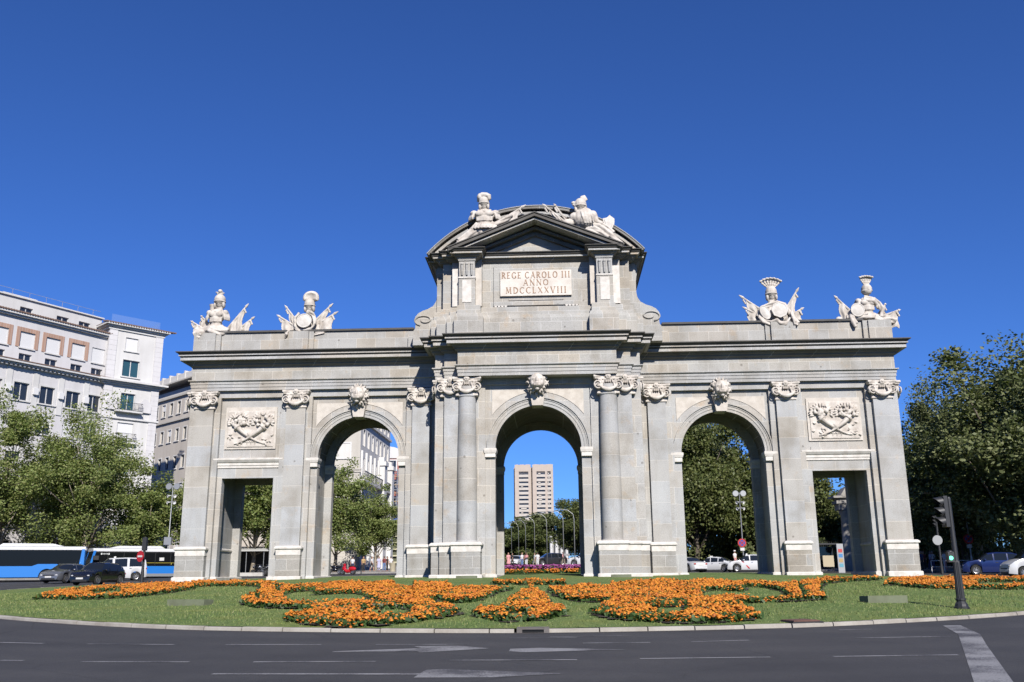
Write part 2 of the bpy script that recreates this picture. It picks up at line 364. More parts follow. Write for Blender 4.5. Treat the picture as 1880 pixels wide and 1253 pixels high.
# --- attic
AB = [(-5.95,-1.7),(-5.55,-1.7),(-5.55,-2.3),(-4.95,-2.3),(-4.95,-2.62),(-4.5,-2.62),(-4.5,-3.04),(-3.0,-3.04),(-3.0,-2.5),(3.0,-2.5),(3.0,-3.04),(4.5,-3.04),(4.5,-2.62),(4.95,-2.62),(4.95,-2.3),(5.55,-2.3),(5.55,-1.7),(5.95,-1.7),(5.95,6.4),(-5.95,6.4)]
MB().sweep(AB, [(.06, 13.6), (.06, 14.75), (0, 14.95), (-.08, 15.0), (-.10, 15.42), (-.13, 15.46)]).build('attic_base', GRAN_A, gate)
AW = [(-5.72,-1.5),(-5.3,-1.5),(-5.3,-2.1),(-4.75,-2.1),(-4.75,-2.4),(-3.05,-2.4),(-3.05,-2.02),(3.05,-2.02),(3.05,-2.4),(4.75,-2.4),(4.75,-2.1),(5.3,-2.1),(5.3,-1.5),(5.72,-1.5),(5.72,6.2),(-5.72,6.2)]
MB().sweep(AW, [(0, 15.3), (0, 18.5)]).build('attic_wall', GRAN_A, gate)
m = MB(); m.box(-2.40, 2.40, -2.12, -1.96, 15.62, 17.98); m.box(-1.55, 1.55, -2.16, -2.06, 15.9, 16.02); m.build('plaque_surround', GRAN_A, gate)
for s in both:
    m = MB()
    for i in range(4): m.prism_y(arc(s*(1.72+.19*i), 15.60, .08, 180, 360, 6), -2.18, -2.06)
    m.build('guttae', WHITE, gate)
    xa, xb = min(s*3.42, s*4.30), max(s*3.42, s*4.30)
    MB().box(s*3.40, s*4.32, -2.92, -2.2, 15.42, 17.05).build('attic_pilaster', GRAN_A, gate)
    MB().box(s*3.6, s*4.12, -2.95, -2.9, 15.62, 16.92).build('pilaster_panel', WHITE, gate)
    MB().box(s*3.38, s*4.34, -2.96, -2.2, 17.04, 17.12).build('pilaster_fillet', WHITE, gate)
    m = MB(); m.box(xa, xb, -2.94, -2.2, 17.12, 18.14); m.sweep([(xa,-2.94),(xb,-2.94),(xb,-2.2),(xa,-2.2)], [(.0, 18.02), (.05, 18.06), (.05, 18.14), (.1, 18.19), (.1, 18.3), (0, 18.4)])
    for i in range(3):
        cx = s*3.86+(i-1)*.27
        m.ell((cx, -3.0, 17.86), (.09, .09, .09)); m.tube([(cx, -3.0, 17.78), (cx, -2.99, 17.4), (cx, -2.98, 17.2)], [.085, .065, .05], 8)
    m.build('bracket', GRAN, gate, True, 45)
    MB().box(s*3.06, s*3.42, -2.55, -2.2, 15.5, 17.75).build('attic_strip', CREAM, gate)
    MB().box(s*4.31, s*4.72, -2.55, -2.2, 15.5, 17.72).build('attic_strip', WHITE, gate)
    # concave side wall with scroll at its foot
    pts = [(5.0, 18.3), (5.85, 18.3), (5.80, 17.6), (5.73, 17.1), (5.72, 16.6), (5.78, 16.2), (5.95, 15.92), (6.25, 15.74), (6.55, 15.64), (6.80, 15.5), (6.98, 15.28), (7.04, 15.02), (6.95, 14.88), (6.98, 14.6), (7.08, 14.3), (7.1, 13.6), (5.0, 13.6)]
    MB().prism_y(sx(pts, s), -1.35, 5.6).build('scroll_buttress', GRAN_A, gate)
    m = MB(); cx = s*6.45
    m.tube([(cx+s*(.55*math.cos(t)*(1-t/9)), -1.38, 15.08+.30*math.sin(t)*(1-t/9)) for t in [i*.35-1.2 for i in range(0, 22)]], .05, 6)
    m.build('scroll_volute', GRAN_A, gate, True)
# plaque with its inscription, cut as raised strokes
def glyph(ch):
    # strokes: (x0,z0,x1,z1,width) and arcs (cx,cz,rx,rz,a0,a1,width) in a cell of height 1
    t, n = .15, .075
    G = {'R': (.72, [(.12,0,.12,1,t)], [(.12,.75,.42,.25,-90,90,n+.03)], [(.28,.5,.70,0,t)]),
         'E': (.62, [(.12,0,.12,1,t),(.1,.965,.58,.965,n),(.1,.5,.46,.5,n),(.1,.035,.60,.035,n)], [], []),
         'G': (.82, [(.72,.05,.72,.42,t)], [(.42,.5,.38,.5,38,330,n+.04)], []),
         'C': (.78, [], [(.42,.5,.38,.5,42,318,n+.04)], []),
         'A': (.80, [(.08,0,.40,1,n),(.72,0,.40,1,t),(.20,.34,.62,.34,n)], [], []),
         'O': (.88, [], [(.44,.5,.38,.5,0,360,n+.04)], []),
         'L': (.60, [(.12,0,.12,1,t),(.1,.035,.58,.035,n)], [], []),
         'I': (.32, [(.16,0,.16,1,t)], [], []),
         'N': (.84, [(.12,0,.12,1,n),(.72,0,.72,1,n),(.10,1,.74,0,t)], [], []),
         'M': (1.0, [(.12,0,.18,1,n),(.86,0,.80,1,t),(.18,1,.49,.1,t),(.80,1,.49,.1,n)], [], []),
         'D': (.82, [(.12,0,.12,1,t)], [(.12,.5,.62,.5,-90,90,n+.05)], []),
         'X': (.78, [(.08,0,.70,1,n),(.08,1,.70,0,t)], [], []),
         'V': (.78, [(.06,1,.40,0,t),(.72,1,.40,0,n)], [], [])}
    return G[ch]
def letter_row(m, text, xc, z0, h, width, y):
    sp = .30; tot = sum(.5 if c == ' ' else glyph(c)[0]+sp for c in text)-sp; k = width/tot; x = xc-width/2; q = 0
    def bar(a, b, c, d, wd):
        nonlocal q
        v = Vector((c-a, d-b)); L = v.length; v.normalize(); nn = Vector((-v.y, v.x))*wd/2
        P = [(a+nn.x, b+nn.y), (a-nn.x, b-nn.y), (c-nn.x, d-nn.y), (c+nn.x, d+nn.y)]
        q = (q+1) % 9; m.prism_y(P, y-.012-.0012*q, y+.01)
    for c in text:
        if c == ' ': x += .5*k; continue
        wd, st, ar, s2 = glyph(c)
        for a, b, cc, d, t in st+s2:
            bar(x+a*k, z0+b*h, x+cc*k, z0+d*h, t*h)
            if abs(a-cc) < .35 and abs(b-d) > .8:
                for px, pz in ((a, b), (cc, d)):
                    if pz in (0, 1): bar(x+px*k-.13*h, z0+pz*h, x+px*k+.13*h, z0+pz*h, .05*h)
        for cx, cz, rx, rz, a0, a1, t in ar:
            N_ = 12; pp = [(x+(cx+rx*math.cos(rad(a0+(a1-a0)*i/N_)))*k, z0+(cz+rz*math.sin(rad(a0+(a1-a0)*i/N_)))*h) for i in range(N_+1)]
            for i in range(N_): bar(*pp[i], *pp[i+1], t*h*(1.35 if abs(math.cos(rad(a0+(a1-a0)*(i+.5)/N_))) > .6 else .8))
        x += (wd+sp)*k
m = MB(); m.box(-2.02, 2.02, -2.26, -2.08, 16.14, 17.64); m.mi = 1
letter_row(m, 'REGE CAROLO III', 0, 17.18, .36, 3.86, -2.26)
letter_row(m, 'ANNO', 0, 16.75, .33, 1.42, -2.26)
letter_row(m, 'MDCCLXXVIII', 0, 16.28, .36, 3.42, -2.26)
m.build('plaque', [pale('plaque_marble', (.66,.62,.565), .3, 1.5), pale('letter_ochre', (.34,.22,.15), .3)], gate)
# attic cornice
AC = [(-5.85,-1.5),(-5.5,-1.5),(-5.5,-2.15),(-4.95,-2.15),(-4.95,-2.5),(-4.38,-2.5),(-4.38,-3.0),(-3.32,-3.0),(-3.32,-2.05),(3.32,-2.05),(3.32,-3.0),(4.38,-3.0),(4.38,-2.5),(4.95,-2.5),(4.95,-2.15),(5.5,-2.15),(5.5,-1.5),(5.85,-1.5),(5.85,6.3),(-5.85,6.3)]
dz_ = .16
def zz(p): return [(o, z+dz_) for o, z in p]
MB().sweep(AC, zz([(-.3, 17.98), (.0, 18.0), (.06, 18.08), (.16, 18.14), (.20, 18.22), (.34, 18.24)])).build('attic_cornice_bed', WEATHER_SHADE, gate)
MB().sweep(AC, zz([(.15, 18.238), (.34, 18.236), (.34, 18.33), (.36, 18.335)])).build('attic_corona', GRAN, gate)
MB().sweep(AC, zz([(.3, 18.33), (.40, 18.37), (.45, 18.46), (.50, 18.48)])).build('attic_crown', DARKSTONE, gate)
MB().sweep(AC, zz([(.45, 18.475), (.53, 18.485), (.53, 18.52), (.0, 18.56)])).build('attic_flashing', LEAD, gate)
# segmental gable behind: barrel with stepped mouldings
def seg_band(m, half, z0, zc, y0, y1, th, dz=0):
    R = (half*half+(zc-z0)**2)/(2*(zc-z0)); c = zc-R; a = math.degrees(math.asin(half/R))
    o = arc(0, c, R+dz, 90-a, 90+a, 40); i = arc(0, c, R+dz-th, 90+a, 90-a, 40); m.prism_y(o+i, y0, y1)
m = MB(); R_ = (5.9**2+2.6**2)/(2*2.6)
a_ = math.degrees(math.asin(5.9/R_)); m.prism_y(arc(0, 21.15-R_, R_-.2, 90-a_, 90+a_, 40), -2.05, 6.1); m.build('segmental_gable', GRAN_A, gate)
m = MB(); seg_band(m, 6.02, 18.62, 21.22, -2.5, 6.5, .16, -.10); seg_band(m, 5.9, 18.6, 21.13, -2.28, 6.4, .3, -.24); m.build('segmental_cornice', GRAN, gate)
m = MB(); seg_band(m, 6.16, 18.64, 21.37, -2.68, 6.65, .13, 0); m.build('segmental_crown', WEATHER_SHADE, gate)
m = MB(); seg_band(m, 6.2, 18.65, 21.44, -2.72, 6.7, .05, 0); m.build('segmental_roof_sheet', pale('zinc_sheet', (.30,.31,.32), .3, .8), gate)
# triangular pediment in front
sl_ = .405
def rake2(m, off, th, y0, y1, xo):
    z0 = 18.68+off; z1 = z0+sl_*xo
    m.prism_y([(-xo, z0), (0, z1), (xo, z0), (xo, z0-th), (0, z1-th), (-xo, z0-th)], y0, y1)
m = MB(); rake2(m, .03, .06, -3.56, -1.9, 4.95); m.build('pediment_roof_sheet', LEAD, gate)
m = MB(); rake2(m, -.03, .16, -3.5, -1.9, 4.88); m.build('raking_crown', DARKSTONE, gate)
m = MB(); rake2(m, -.19, .10, -3.34, -1.9, 4.75); m.build('raking_corona', GRAN, gate)
m = MB(); rake2(m, -.29, .14, -2.5, -1.9, 4.5); rake2(m, -.43, .12, -2.25, -1.9, 4.0); m.build('raking_bed', WEATHER_SHADE, gate)
z0 = 18.6; MB().prism_y([(-4.3, z0), (4.3, z0), (0, z0+sl_*4.3-.1)], -2.02, -1.6).build('tympanum', GRAN_A, gate)
for s in both:
    MB().prism_y([(s*4.36, 18.60), (s*3.34, 18.60), (s*3.34, 18.70+sl_*1.1), (s*4.36, 18.78)], -2.98, -2.0).build('pediment_block', GRAN_A, gate)
# ------------------------------------------------------------------ ground
EDGE = [(rad(a), r) for a, r in [(-180,30.5),(-140,29.2),(-123,29.0),(-116,29.5),(-105,30.55),(-90,31.05),(-78,30.6),(-69,29.7),(-62.5,29.05),(-40,29.2),(0,30.5),(14,31.2),(30,33),(60,37.5),(90,40.5),(120,37.5),(150,33),(166,31.2)]]
def road(x, y): return -.91+.0195*(min(y, -20)+52.42)+.0215*max(0, y+20)
def edge_r(th):
    n = len(EDGE)
    for i in range(n):
        a, b = EDGE[i], EDGE[(i+1) % n]; t0, t1 = a[0], b[0]
        if t1 < t0: t1 += 2*math.pi
        q = th
        while q < t0: q += 2*math.pi
        while q >= t0+2*math.pi: q -= 2*math.pi
        if t0 <= q <= t1: return a[1]+(b[1]-a[1])*(q-t0)/(t1-t0)
    return 30.0
def mound(t):
    u = min(max((1-t)/.8, 0), 1); return .085+.52*u*(2-u)
def lawn(x, y):
    r = math.hypot(x, y); t = r/edge_r(math.atan2(y, x)); u = min(max((y-5)/11, 0), 1)
    return road(x, y)+.085+(mound(min(t, 1))-.085)*(1-.8*u*u*(3-2*u))
BEDS = {
'far_left': ([(-18.51,-17.67),(-19.62,-14.99),(-20.12,-11.90),(-19.75,-9.16),(-18.83,-7.79),(-17.87,-7.59),(-16.10,-8.61),(-14.63,-12.13),(-14.45,-13.25),(-14.45,-16.20),(-14.87,-17.85),(-16.53,-17.98),(-17.88,-17.36),(-19.19,-16.12)], [[(-18.71,-13.07),(-18.53,-12.14),(-18.12,-11.56),(-15.62,-16.71),(-15.55,-17.77),(-16.26,-17.62)]]),
'left': ([(-16.87,-6.63),(-15.81,-6.73),(-14.43,-7.64),(-13.31,-8.88),(-12.05,-10.52),(-11.61,-11.04),(-9.86,-14.14),(-9.15,-14.13),(-8.73,-13.78),(-8.43,-12.23),(-7.52,-12.26),(-5.79,-13.07),(-4.69,-13.54),(-3.54,-14.23),(-3.01,-17.44),(-2.30,-18.41),(-1.34,-18.28),(-0.68,-18.06),(-1.10,-18.51),(-1.47,-22.91),(-1.72,-23.98),(-2.45,-24.10),(-2.71,-22.81),(-2.95,-21.82),(-2.87,-24.81),(-2.18,-26.47),(-1.92,-26.99),(-1.74,-27.42),(-1.81,-28.00),(-2.44,-29.34),(-3.20,-30.13),(-4.01,-30.41),(-5.04,-29.78),(-5.91,-28.73),(-5.97,-28.66),(-6.04,-28.10),(-5.77,-27.52),(-5.45,-27.51),(-6.18,-25.46),(-7.20,-25.01),(-8.10,-24.37),(-8.50,-23.70),(-9.15,-22.39),(-9.08,-22.62),(-9.63,-20.15),(-10.01,-17.43),(-11.85,-11.82),(-12.71,-10.68),(-13.43,-10.54),(-14.68,-9.80),(-15.37,-10.45)], [[(-8.82,-19.42),(-8.98,-17.22),(-8.53,-15.68),(-7.56,-19.19),(-6.78,-18.84),(-6.05,-18.95),(-5.30,-21.33),(-4.37,-24.26),(-4.87,-24.68),(-6.07,-24.54),(-7.32,-23.60)], [(-4.67,-26.08),(-4.35,-25.85),(-3.19,-25.97),(-2.78,-28.47),(-3.12,-28.80),(-3.97,-28.67)], [(-6.33,-10.63),(-5.28,-11.44),(-4.40,-17.34),(-5.13,-17.09)], [(-10.82,-13.33),(-10.56,-13.16),(-9.09,-18.33),(-9.26,-18.39)], [(-9.81,-19.07),(-9.67,-18.82),(-8.09,-23.80),(-8.26,-23.83)]]),
'centre': ([(-0.10,-18.01),(0.31,-21.71),(0.57,-23.93),(0.62,-26.26),(1.04,-27.83),(1.08,-27.89),(1.00,-28.13),(0.63,-29.10),(0.14,-29.64),(-0.54,-29.59),(-1.21,-28.35),(-1.30,-27.96),(-1.26,-27.71),(-0.54,-26.45),(-0.59,-24.36),(-0.37,-21.62)], [[(-0.58,-27.40),(-0.19,-27.34),(0.12,-27.47),(0.13,-29.57),(-0.34,-29.53)]]),
'strip': ([(-1.89,-12.32),(-1.56,-12.99),(-0.34,-12.76),(1.15,-14.16),(1.18,-13.41),(0.30,-14.10),(-1.46,-13.96)], []),
'right': ([(0.53,-18.71),(0.62,-18.79),(1.24,-17.91),(1.92,-17.61),(2.65,-19.13),(2.94,-15.69),(4.28,-13.96),(6.30,-13.67),(7.40,-12.97),(8.02,-14.70),(8.88,-14.66),(9.24,-16.39),(9.72,-15.51),(11.00,-13.26),(12.68,-9.91),(14.54,-9.00),(15.50,-8.72),(15.58,-8.61),(14.27,-9.81),(12.59,-11.50),(11.08,-14.63),(9.41,-20.59),(8.92,-22.99),(8.84,-22.83),(8.02,-23.47),(6.50,-24.34),(5.91,-24.73),(5.68,-27.19),(5.73,-28.71),(5.72,-28.91),(5.63,-28.94),(4.96,-29.70),(4.07,-29.99),(3.66,-30.00),(3.09,-29.79),(2.27,-29.24),(1.86,-28.34),(1.72,-27.41),(1.73,-27.89),(2.12,-26.53),(2.43,-24.14),(2.17,-24.22),(1.52,-24.06),(1.09,-23.03),(0.79,-20.99)], [[(5.26,-20.76),(6.28,-18.40),(7.18,-19.27),(7.85,-16.05),(8.50,-16.54),(8.67,-19.07),(7.87,-23.17),(6.60,-24.03),(5.28,-23.45)], [(3.02,-26.26),(4.47,-25.54),(4.03,-28.68),(3.36,-28.97)], [(10.23,-14.49),(10.08,-15.81),(8.71,-21.86),(8.07,-23.77),(8.90,-19.93)]]),
'far_right': ([(13.11,-15.78),(15.02,-11.09),(16.15,-8.99),(19.34,-7.63),(23.48,-4.98),(24.73,-4.54),(19.34,-15.19),(18.25,-15.78),(15.48,-16.34),(14.28,-16.03),(14.06,-13.37)], [[(18.65,-10.54),(22.37,-7.36),(18.98,-14.42),(16.61,-15.81)]]),
}
def gz(x, y): return road(x, min(y, 120.0))
ASPH = mat('asphalt', (.07,.068,.074), .82); k = N(ASPH); co = k.coord()
n1 = k.noise(co, 60, 3, .7); n2 = k.noise(co, .35, 5); n3 = k.noise(co, 3.5, 4)
c_ = k.ramp(n1, [(.3,(.016,.0158,.0168)),(.5,(.0265,.0262,.0278)),(.72,(.050,.049,.051))])
c_ = k.mix(.8, c_, k.ramp(n2, [(.3,(.66,.66,.68)),(.5,(.98,.98,.98)),(.68,(1.22,1.2,1.18))]), 'MULTIPLY'); c_ = k.mix(.4, c_, k.ramp(n3, [(.35,(.8,.8,.8)),(.6,(1.1,1.1,1.1))]), 'MULTIPLY')
# worn wheel tracks follow the ring of the roundabout
sxy = k.n('SeparateXYZ'); k.l(co, sxy.inputs[0]); rr = k.math('SQRT', k.math('ADD', k.math('POWER', sxy.outputs[0], 2), k.math('POWER', sxy.outputs[1], 2)))
tr = k.math('ADD', k.math('MULTIPLY', k.math('SINE', k.math('MULTIPLY', rr, 3.6)), .5), k.math('MULTIPLY', n2, .6))
c_ = k.mix(.6, c_, k.ramp(tr, [(.0,(.84,.84,.86)),(.8,(1.1,1.1,1.08))]), 'MULTIPLY')
# cracks
vo = k.n('TexVoronoi', feature='DISTANCE_TO_EDGE'); vo.inputs['Scale'].default_value = .16; k.l(k.mix(.12, co, k.n('TexNoise').outputs['Color']), vo.inputs['Vector'])
c_ = k.mix(.6, c_, k.ramp(vo.outputs['Distance'], [(.0015,(.35,.35,.35)),(.004,(1,1,1))]), 'MULTIPLY')
k.l(c_, k.b.inputs['Base Color']); k.bump(n1, .5, .01)
m = MB(); ys = [-400, -52, -20, 60, 120, 300, 900, 4000]
m.grid(lambda u, v: (-3000+6000*u, ys[round(v*7)], gz(0, ys[round(v*7)])), 1, 7)
tag(m.build('road', ASPH), kind='structure')
PAVE = mat('paving', (.30,.285,.265), .85); k = N(PAVE); co = k.coord(); br = k.n('TexBrick'); k.l(co, br.inputs['Vector'])
k.inp(br, Scale=1.0, Mortar_Size=.012, Brick_Width=.6, Row_Height=.4); br.inputs['Color1'].default_value = (.24,.225,.21,1); br.inputs['Color2'].default_value = (.19,.18,.17,1); br.inputs['Mortar'].default_value = (.11,.11,.105,1)
k.l(k.mix(.6, br.outputs[0], k.ramp(k.noise(co, 1.2, 5), [(.3,(.7,.7,.7)),(.65,(1.1,1.1,1.1))]), 'MULTIPLY'), k.b.inputs['Base Color'])
def slab(name, poly, h, m_):
    n = len(poly); vs = [(x, y, gz(x,y)+h) for x, y in poly]+[(x, y, gz(x,y)-.2) for x, y in poly]
    if sum(poly[i][0]*poly[(i+1)%n][1]-poly[(i+1)%n][0]*poly[i][1] for i in range(n)) < 0: pass
    b = MB(); b.add(vs, [tuple(range(n))]+[(i, n+i, n+(i+1)%n, (i+1)%n) for i in range(n)])
    o = b.build(name, m_); bm = bmesh.new(); bm.from_mesh(o.data); bmesh.ops.recalc_face_normals(bm, faces=bm.faces); bm.to_mesh(o.data); bm.free(); return o
# pavements beyond the ring road
def ringpt(a, r): return (r*math.cos(rad(a)), r*math.sin(rad(a)))
tag(slab('pavement', [ringpt(a, 56) for a in range(112, 145, 4)]+[(-75, 34), (-120, 55), (-120, 118), (-9, 118), (-14, 52)], .13, PAVE), kind='structure')
tag(slab('pavement', [ringpt(a, 50) for a in range(62, 9, -4)]+[(70, 12), (140, 40), (140, 118), (24, 118)], .131, PAVE), kind='structure')
def leaf_mat_(name, cols):
    m = mat(name, cols[0], .7, spec=.2); k = N(m); g = k.n('NewGeometry'); k.l(k.ramp(g.outputs['Random Per Island'], [(i/(len(cols)-1), q) for i, q in enumerate(cols)]), k.b.inputs['Base Color']); return m
# lawn of the roundabout
LAWN = mat('lawn_grass', (.10,.15,.04), .95, spec=.15); k = N(LAWN); co = k.coord()
n1 = k.noise(co, .5, 6, .6); n2 = k.noise(co, 9, 5, .7); n3 = k.noise(co, 55, 3, .7)
c_ = k.ramp(n2, [(.28,(.066,.106,.030)),(.5,(.112,.160,.052)),(.72,(.185,.22,.085))])
c_ = k.mix(.75, c_, k.ramp(n1, [(.32,(.70,.84,.72)),(.5,(1,1,1)),(.66,(1.35,1.12,.95)),(.78,(1.7,1.3,1.1))]), 'MULTIPLY'); c_ = k.mix(.6, c_, k.ramp(n3, [(.3,(.6,.62,.6)),(.7,(1.25,1.22,1.2))]), 'MULTIPLY')
k.l(c_, k.b.inputs['Base Color']); k.bump(k.math('ADD', n3, n2), .7, .04)
m = MB(); NT, NR = 180, 30
for j in range(NR+1):
    t = (j/NR)
    for i in range(NT):
        a = 2*math.pi*i/NT; R_ = (edge_r(a)-.16)*max(t, .004); x, y = R_*math.cos(a), R_*math.sin(a)
        m.v.append((x, y, lawn(x, y)+.018*math.sin(x*.9+1.3*math.sin(y*.6))*(1-t)))
m.f = [(j*NT+i, j*NT+(i+1)%NT, (j+1)*NT+(i+1)%NT, (j+1)*NT+i)[::-1] for j in range(NR) for i in range(NT)]; m.m = [0]*len(m.f)
tag(m.build('lawn', LAWN, smooth=True), kind='structure')
# short turf blades over the front of the lawn
n_ = 95000; a_ = rng.uniform(-math.pi*.98, -.02*math.pi, n_); u_ = rng.uniform(.36, 1.0, n_)**.75; er = np.array([edge_r(q) for q in a_])-.2; X = er*u_*np.cos(a_); Y = er*u_*np.sin(a_)
k_ = (Y < -9.5); X, Y = X[k_], Y[k_]; k_ = (np.abs(X) < (Y+54)*.60); X, Y = X[k_], Y[k_]; n_ = len(X); Z = np.array([lawn(x, y) for x, y in zip(X, Y)])
hh = rng.uniform(.025, .06, n_)*(1+.5*np.sin(X*1.3)*np.sin(Y*.9)); t_ = rng.uniform(0, 6.28, n_); w_ = .014; P0 = np.column_stack([X-w_*np.cos(t_), Y-w_*np.sin(t_), Z-.01]); P1 = np.column_stack([X+w_*np.cos(t_), Y+w_*np.sin(t_), Z-.01]); P2 = np.column_stack([X+rng.normal(0, .025, n_), Y+rng.normal(0, .025, n_), Z+hh])
TURF = leaf_mat_('turf_blade', [(.055,.09,.022),(.10,.14,.04),(.15,.18,.06),(.19,.19,.09)])
GRASS_V, GRASS_F = np.stack([P0, P1, P2], 1).reshape(-1, 3), np.arange(3*n_).reshape(n_, 3)
# kerb: individual stones with joints
KERB = pale('kerb_granite', (.37,.35,.31), .5, 1.4)
m = MB(); a = -1.5515
while a < 2*math.pi-1.575:
    L = 1.05+.25*random.random(); da = min(L/30.3, 2*math.pi-1.5749-a); g = .014/30
    if da < .004: break
    sub = 3; rows = []; dz = random.uniform(-.008, .008); dr = random.uniform(-.012, .012)
    for q in range(sub+1):
        b = a+g+(da-2*g)*q/sub; R_ = edge_r(b)+dr; cs, sn = math.cos(b), math.sin(b); z = road(R_*cs, R_*sn)
        rows.append([((R_-r)*cs, (R_-r)*sn, z+h+dz) for r, h in ((.22, -.05), (.22, .09), (.03, .09), (.0, .07), (-.012, -.03))])
    vs = [p for r in rows for p in r]
    m.add(vs, [(q*5+j, q*5+j+1, (q+1)*5+j+1, (q+1)*5+j) for q in range(sub) for j in range(4)]+[(0,1,2,3,4)[::-1], tuple(sub*5+j for j in range(5))])
    a += da
tag(m.build('kerb', KERB, smooth=False), kind='structure')
m = MB()                                                  # rusty-grey gutter strip at the kerb's foot
for i in range(361):
    a = 2*math.pi*i/360; e = edge_r(a)
    for r in (.0, .17): m.v.append(((e+r)*math.cos(a), (e+r)*math.sin(a), road((e+r)*math.cos(a), (e+r)*math.sin(a))+.006))
m.f = [(2*i, 2*i+1, 2*i+3, 2*i+2)[::-1] for i in range(360)]; m.m = [0]*360
tag(m.build('gutter', pale('gutter_concrete', (.125,.115,.11), .5, 2)), kind='structure')
# lane markings
PAINT = mat('worn_road_paint', (.5,.5,.5), .7); k = N(PAINT); co = k.coord(); n1 = k.noise(co, 30, 4, .75); n2 = k.noise(co, 1.2, 4)
w_ = k.math('ADD', n1, k.math('MULTIPLY', k.math('SUBTRACT', n2, .5), .9))
k.l(k.ramp(w_, [(.36,(.038,.037,.041)),(.58,(.19,.19,.195))]), k.b.inputs['Base Color'])
PZ = .005
def paint(m, pts): m.add([(x, y, road(x, y)+PZ) for x, y in pts], [tuple(range(len(pts)))])
m = MB()
def dash(x0, y0, x1, y1, wd=.055):
    v = Vector((x1-x0, y1-y0)); v.normalize(); n = Vector((-v.y, v.x))*wd
    paint(m, [(x0-n.x, y0-n.y), (x1-n.x, y1-n.y), (x1+n.x, y1+n.y), (x0+n.x, y0+n.y)])
for d in [(-.18,-32.35,1.22,-32.31,.03),(.66,-32.13,2.38,-31.84,.03),(-10.76,-32.7,-9.66,-33.02),(-8.66,-33.2,-6.78,-33.44),(-5.72,-33.5,-3.79,-33.62),(-2.71,-33.68,-.9,-33.73),
          (-8.63,-36.27,-8.19,-36.33),(-7.08,-36.55,-5.22,-36.67),(-4.14,-36.72,-2.13,-36.72),(-.95,-36.61,1.12,-36.62),(2.14,-36.5,4.27,-36.35),(5.29,-36.31,7.35,-36.15),(6.72,-32.82,8.68,-32.57),(3.4,-33.47,4.56,-33.18),(7.03,-30.71,7.8,-30.52),
          (-4.23,-38.32,-1.17,-38.44,.075),(-3.22,-35.08,-1.5,-35.06,.06),(1.3,-33.62,2.6,-33.55)]: dash(*d)
tag(m.build('lane_markings', PAINT), kind='structure')
m = MB(); paint(m, [(-3.22,-35.09),(-1.7,-35.11),(-1.6,-35.3),(-.43,-34.6),(-1.05,-34.05),(-1.9,-34.1),(-1.7,-34.5),(-3.2,-35.0)][::1]); paint(m, [(-.05,-35.15),(.2,-35.35),(2.05,-34.95),(.5,-34.55),(-.05,-34.72)])
paint(m, [(-1.2,-38.85),(-1.15,-37.9),(-.85,-37.84),(.9,-38.45),(-.1,-38.86)])
tag(m.build('arrow_marking', PAINT), kind='structure')
m = MB(); paint(m, [(6.0,-39.9),(6.5,-39.9),(8.55,-34.47),(9.48,-32.08),(10.14,-29.55),(9.72,-29.6),(9.05,-32.05),(8.12,-34.45)]); tag(m.build('stop_line_marking', PAINT), kind='structure')

# ------------------------------------------------------------------ flower beds
def inside(poly, x, y):
    c = False; n = len(poly); j = n-1
    for i in range(n):
        if (poly[i][1] > y) != (poly[j][1] > y) and x < (poly[j][0]-poly[i][0])*(y-poly[i][1])/(poly[j][1]-poly[i][1])+poly[i][0]: c = not c
        j = i
    return c
def blossom_mat(name, cols):
    m = mat(name, cols[0], .7); k = N(m); g = k.n('NewGeometry'); c = k.ramp(g.outputs['Random Per Island'], [(i/(len(cols)-1), q) for i, q in enumerate(cols)])
    k.l(c, k.b.inputs['Base Color']); k.b.inputs['Subsurface Weight'].default_value = 0; return m
ORANGE = blossom_mat('marigold', [(.25,.062,.002),(.36,.104,.003),(.43,.135,.004),(.44,.18,.010),(.31,.078,.003)])
PURPLE = blossom_mat('purple_blossom', [(.11,.014,.075),(.17,.03,.12),(.23,.06,.18),(.14,.02,.085)])
def leaf_mat(name, cols, trans=.25):
    m = mat(name, cols[0], .55, spec=.3); k = N(m); g = k.n('NewGeometry'); c = k.ramp(g.outputs['Random Per Island'], [(i/(len(cols)-1), q) for i, q in enumerate(cols)])
    k.l(c, k.b.inputs['Base Color']); tb = k.n('BsdfTranslucent'); k.l(k.mix(1.0, c, (1.3,1.5,.6), 'MULTIPLY'), tb.inputs[0]); mx = k.n('MixShader'); mx.inputs[0].default_value = trans
    out = k.t.nodes['Material Output']; k.l(k.b.outputs[0], mx.inputs[1]); k.l(tb.outputs[0], mx.inputs[2]); k.l(mx.outputs[0], out.inputs['Surface']); return m
BEDLEAF = leaf_mat('marigold_leaf', [(.022,.045,.012),(.035,.07,.018),(.05,.085,.02)], .15)
SOIL = mat('soil', (.05,.038,.028), .95)
def quads(P, U, V):                                       # arrays of centres and half axes -> vertex/face arrays
    n = len(P); vs = np.stack([P-U-V, P+U-V, P+U+V, P-U+V], 1).reshape(-1, 3); return vs, np.arange(4*n).reshape(n, 4)
def np_mesh(name, vs, fs, m_, parent=None, smooth=False):
    me = bpy.data.meshes.new(name); me.vertices.add(len(vs)); me.vertices.foreach_set('co', np.asarray(vs, 'f').ravel())
    k_ = fs.shape[1]; me.loops.add(fs.size); me.loops.foreach_set('vertex_index', fs.astype('i').ravel()); me.polygons.add(len(fs))
    me.polygons.foreach_set('loop_start', np.arange(0, fs.size, k_, dtype='i')); me.polygons.foreach_set('loop_total', np.full(len(fs), k_, 'i'))
    if smooth: me.polygons.foreach_set('use_smooth', np.ones(len(fs), bool))
    me.materials.append(m_); me.update(calc_edges=True); me.validate(); o = bpy.data.objects.new(name, me); C.objects.link(o)
    if parent: o.parent = parent
    return o
tag(np_mesh('grass', GRASS_V, GRASS_F, TURF), kind='stuff')
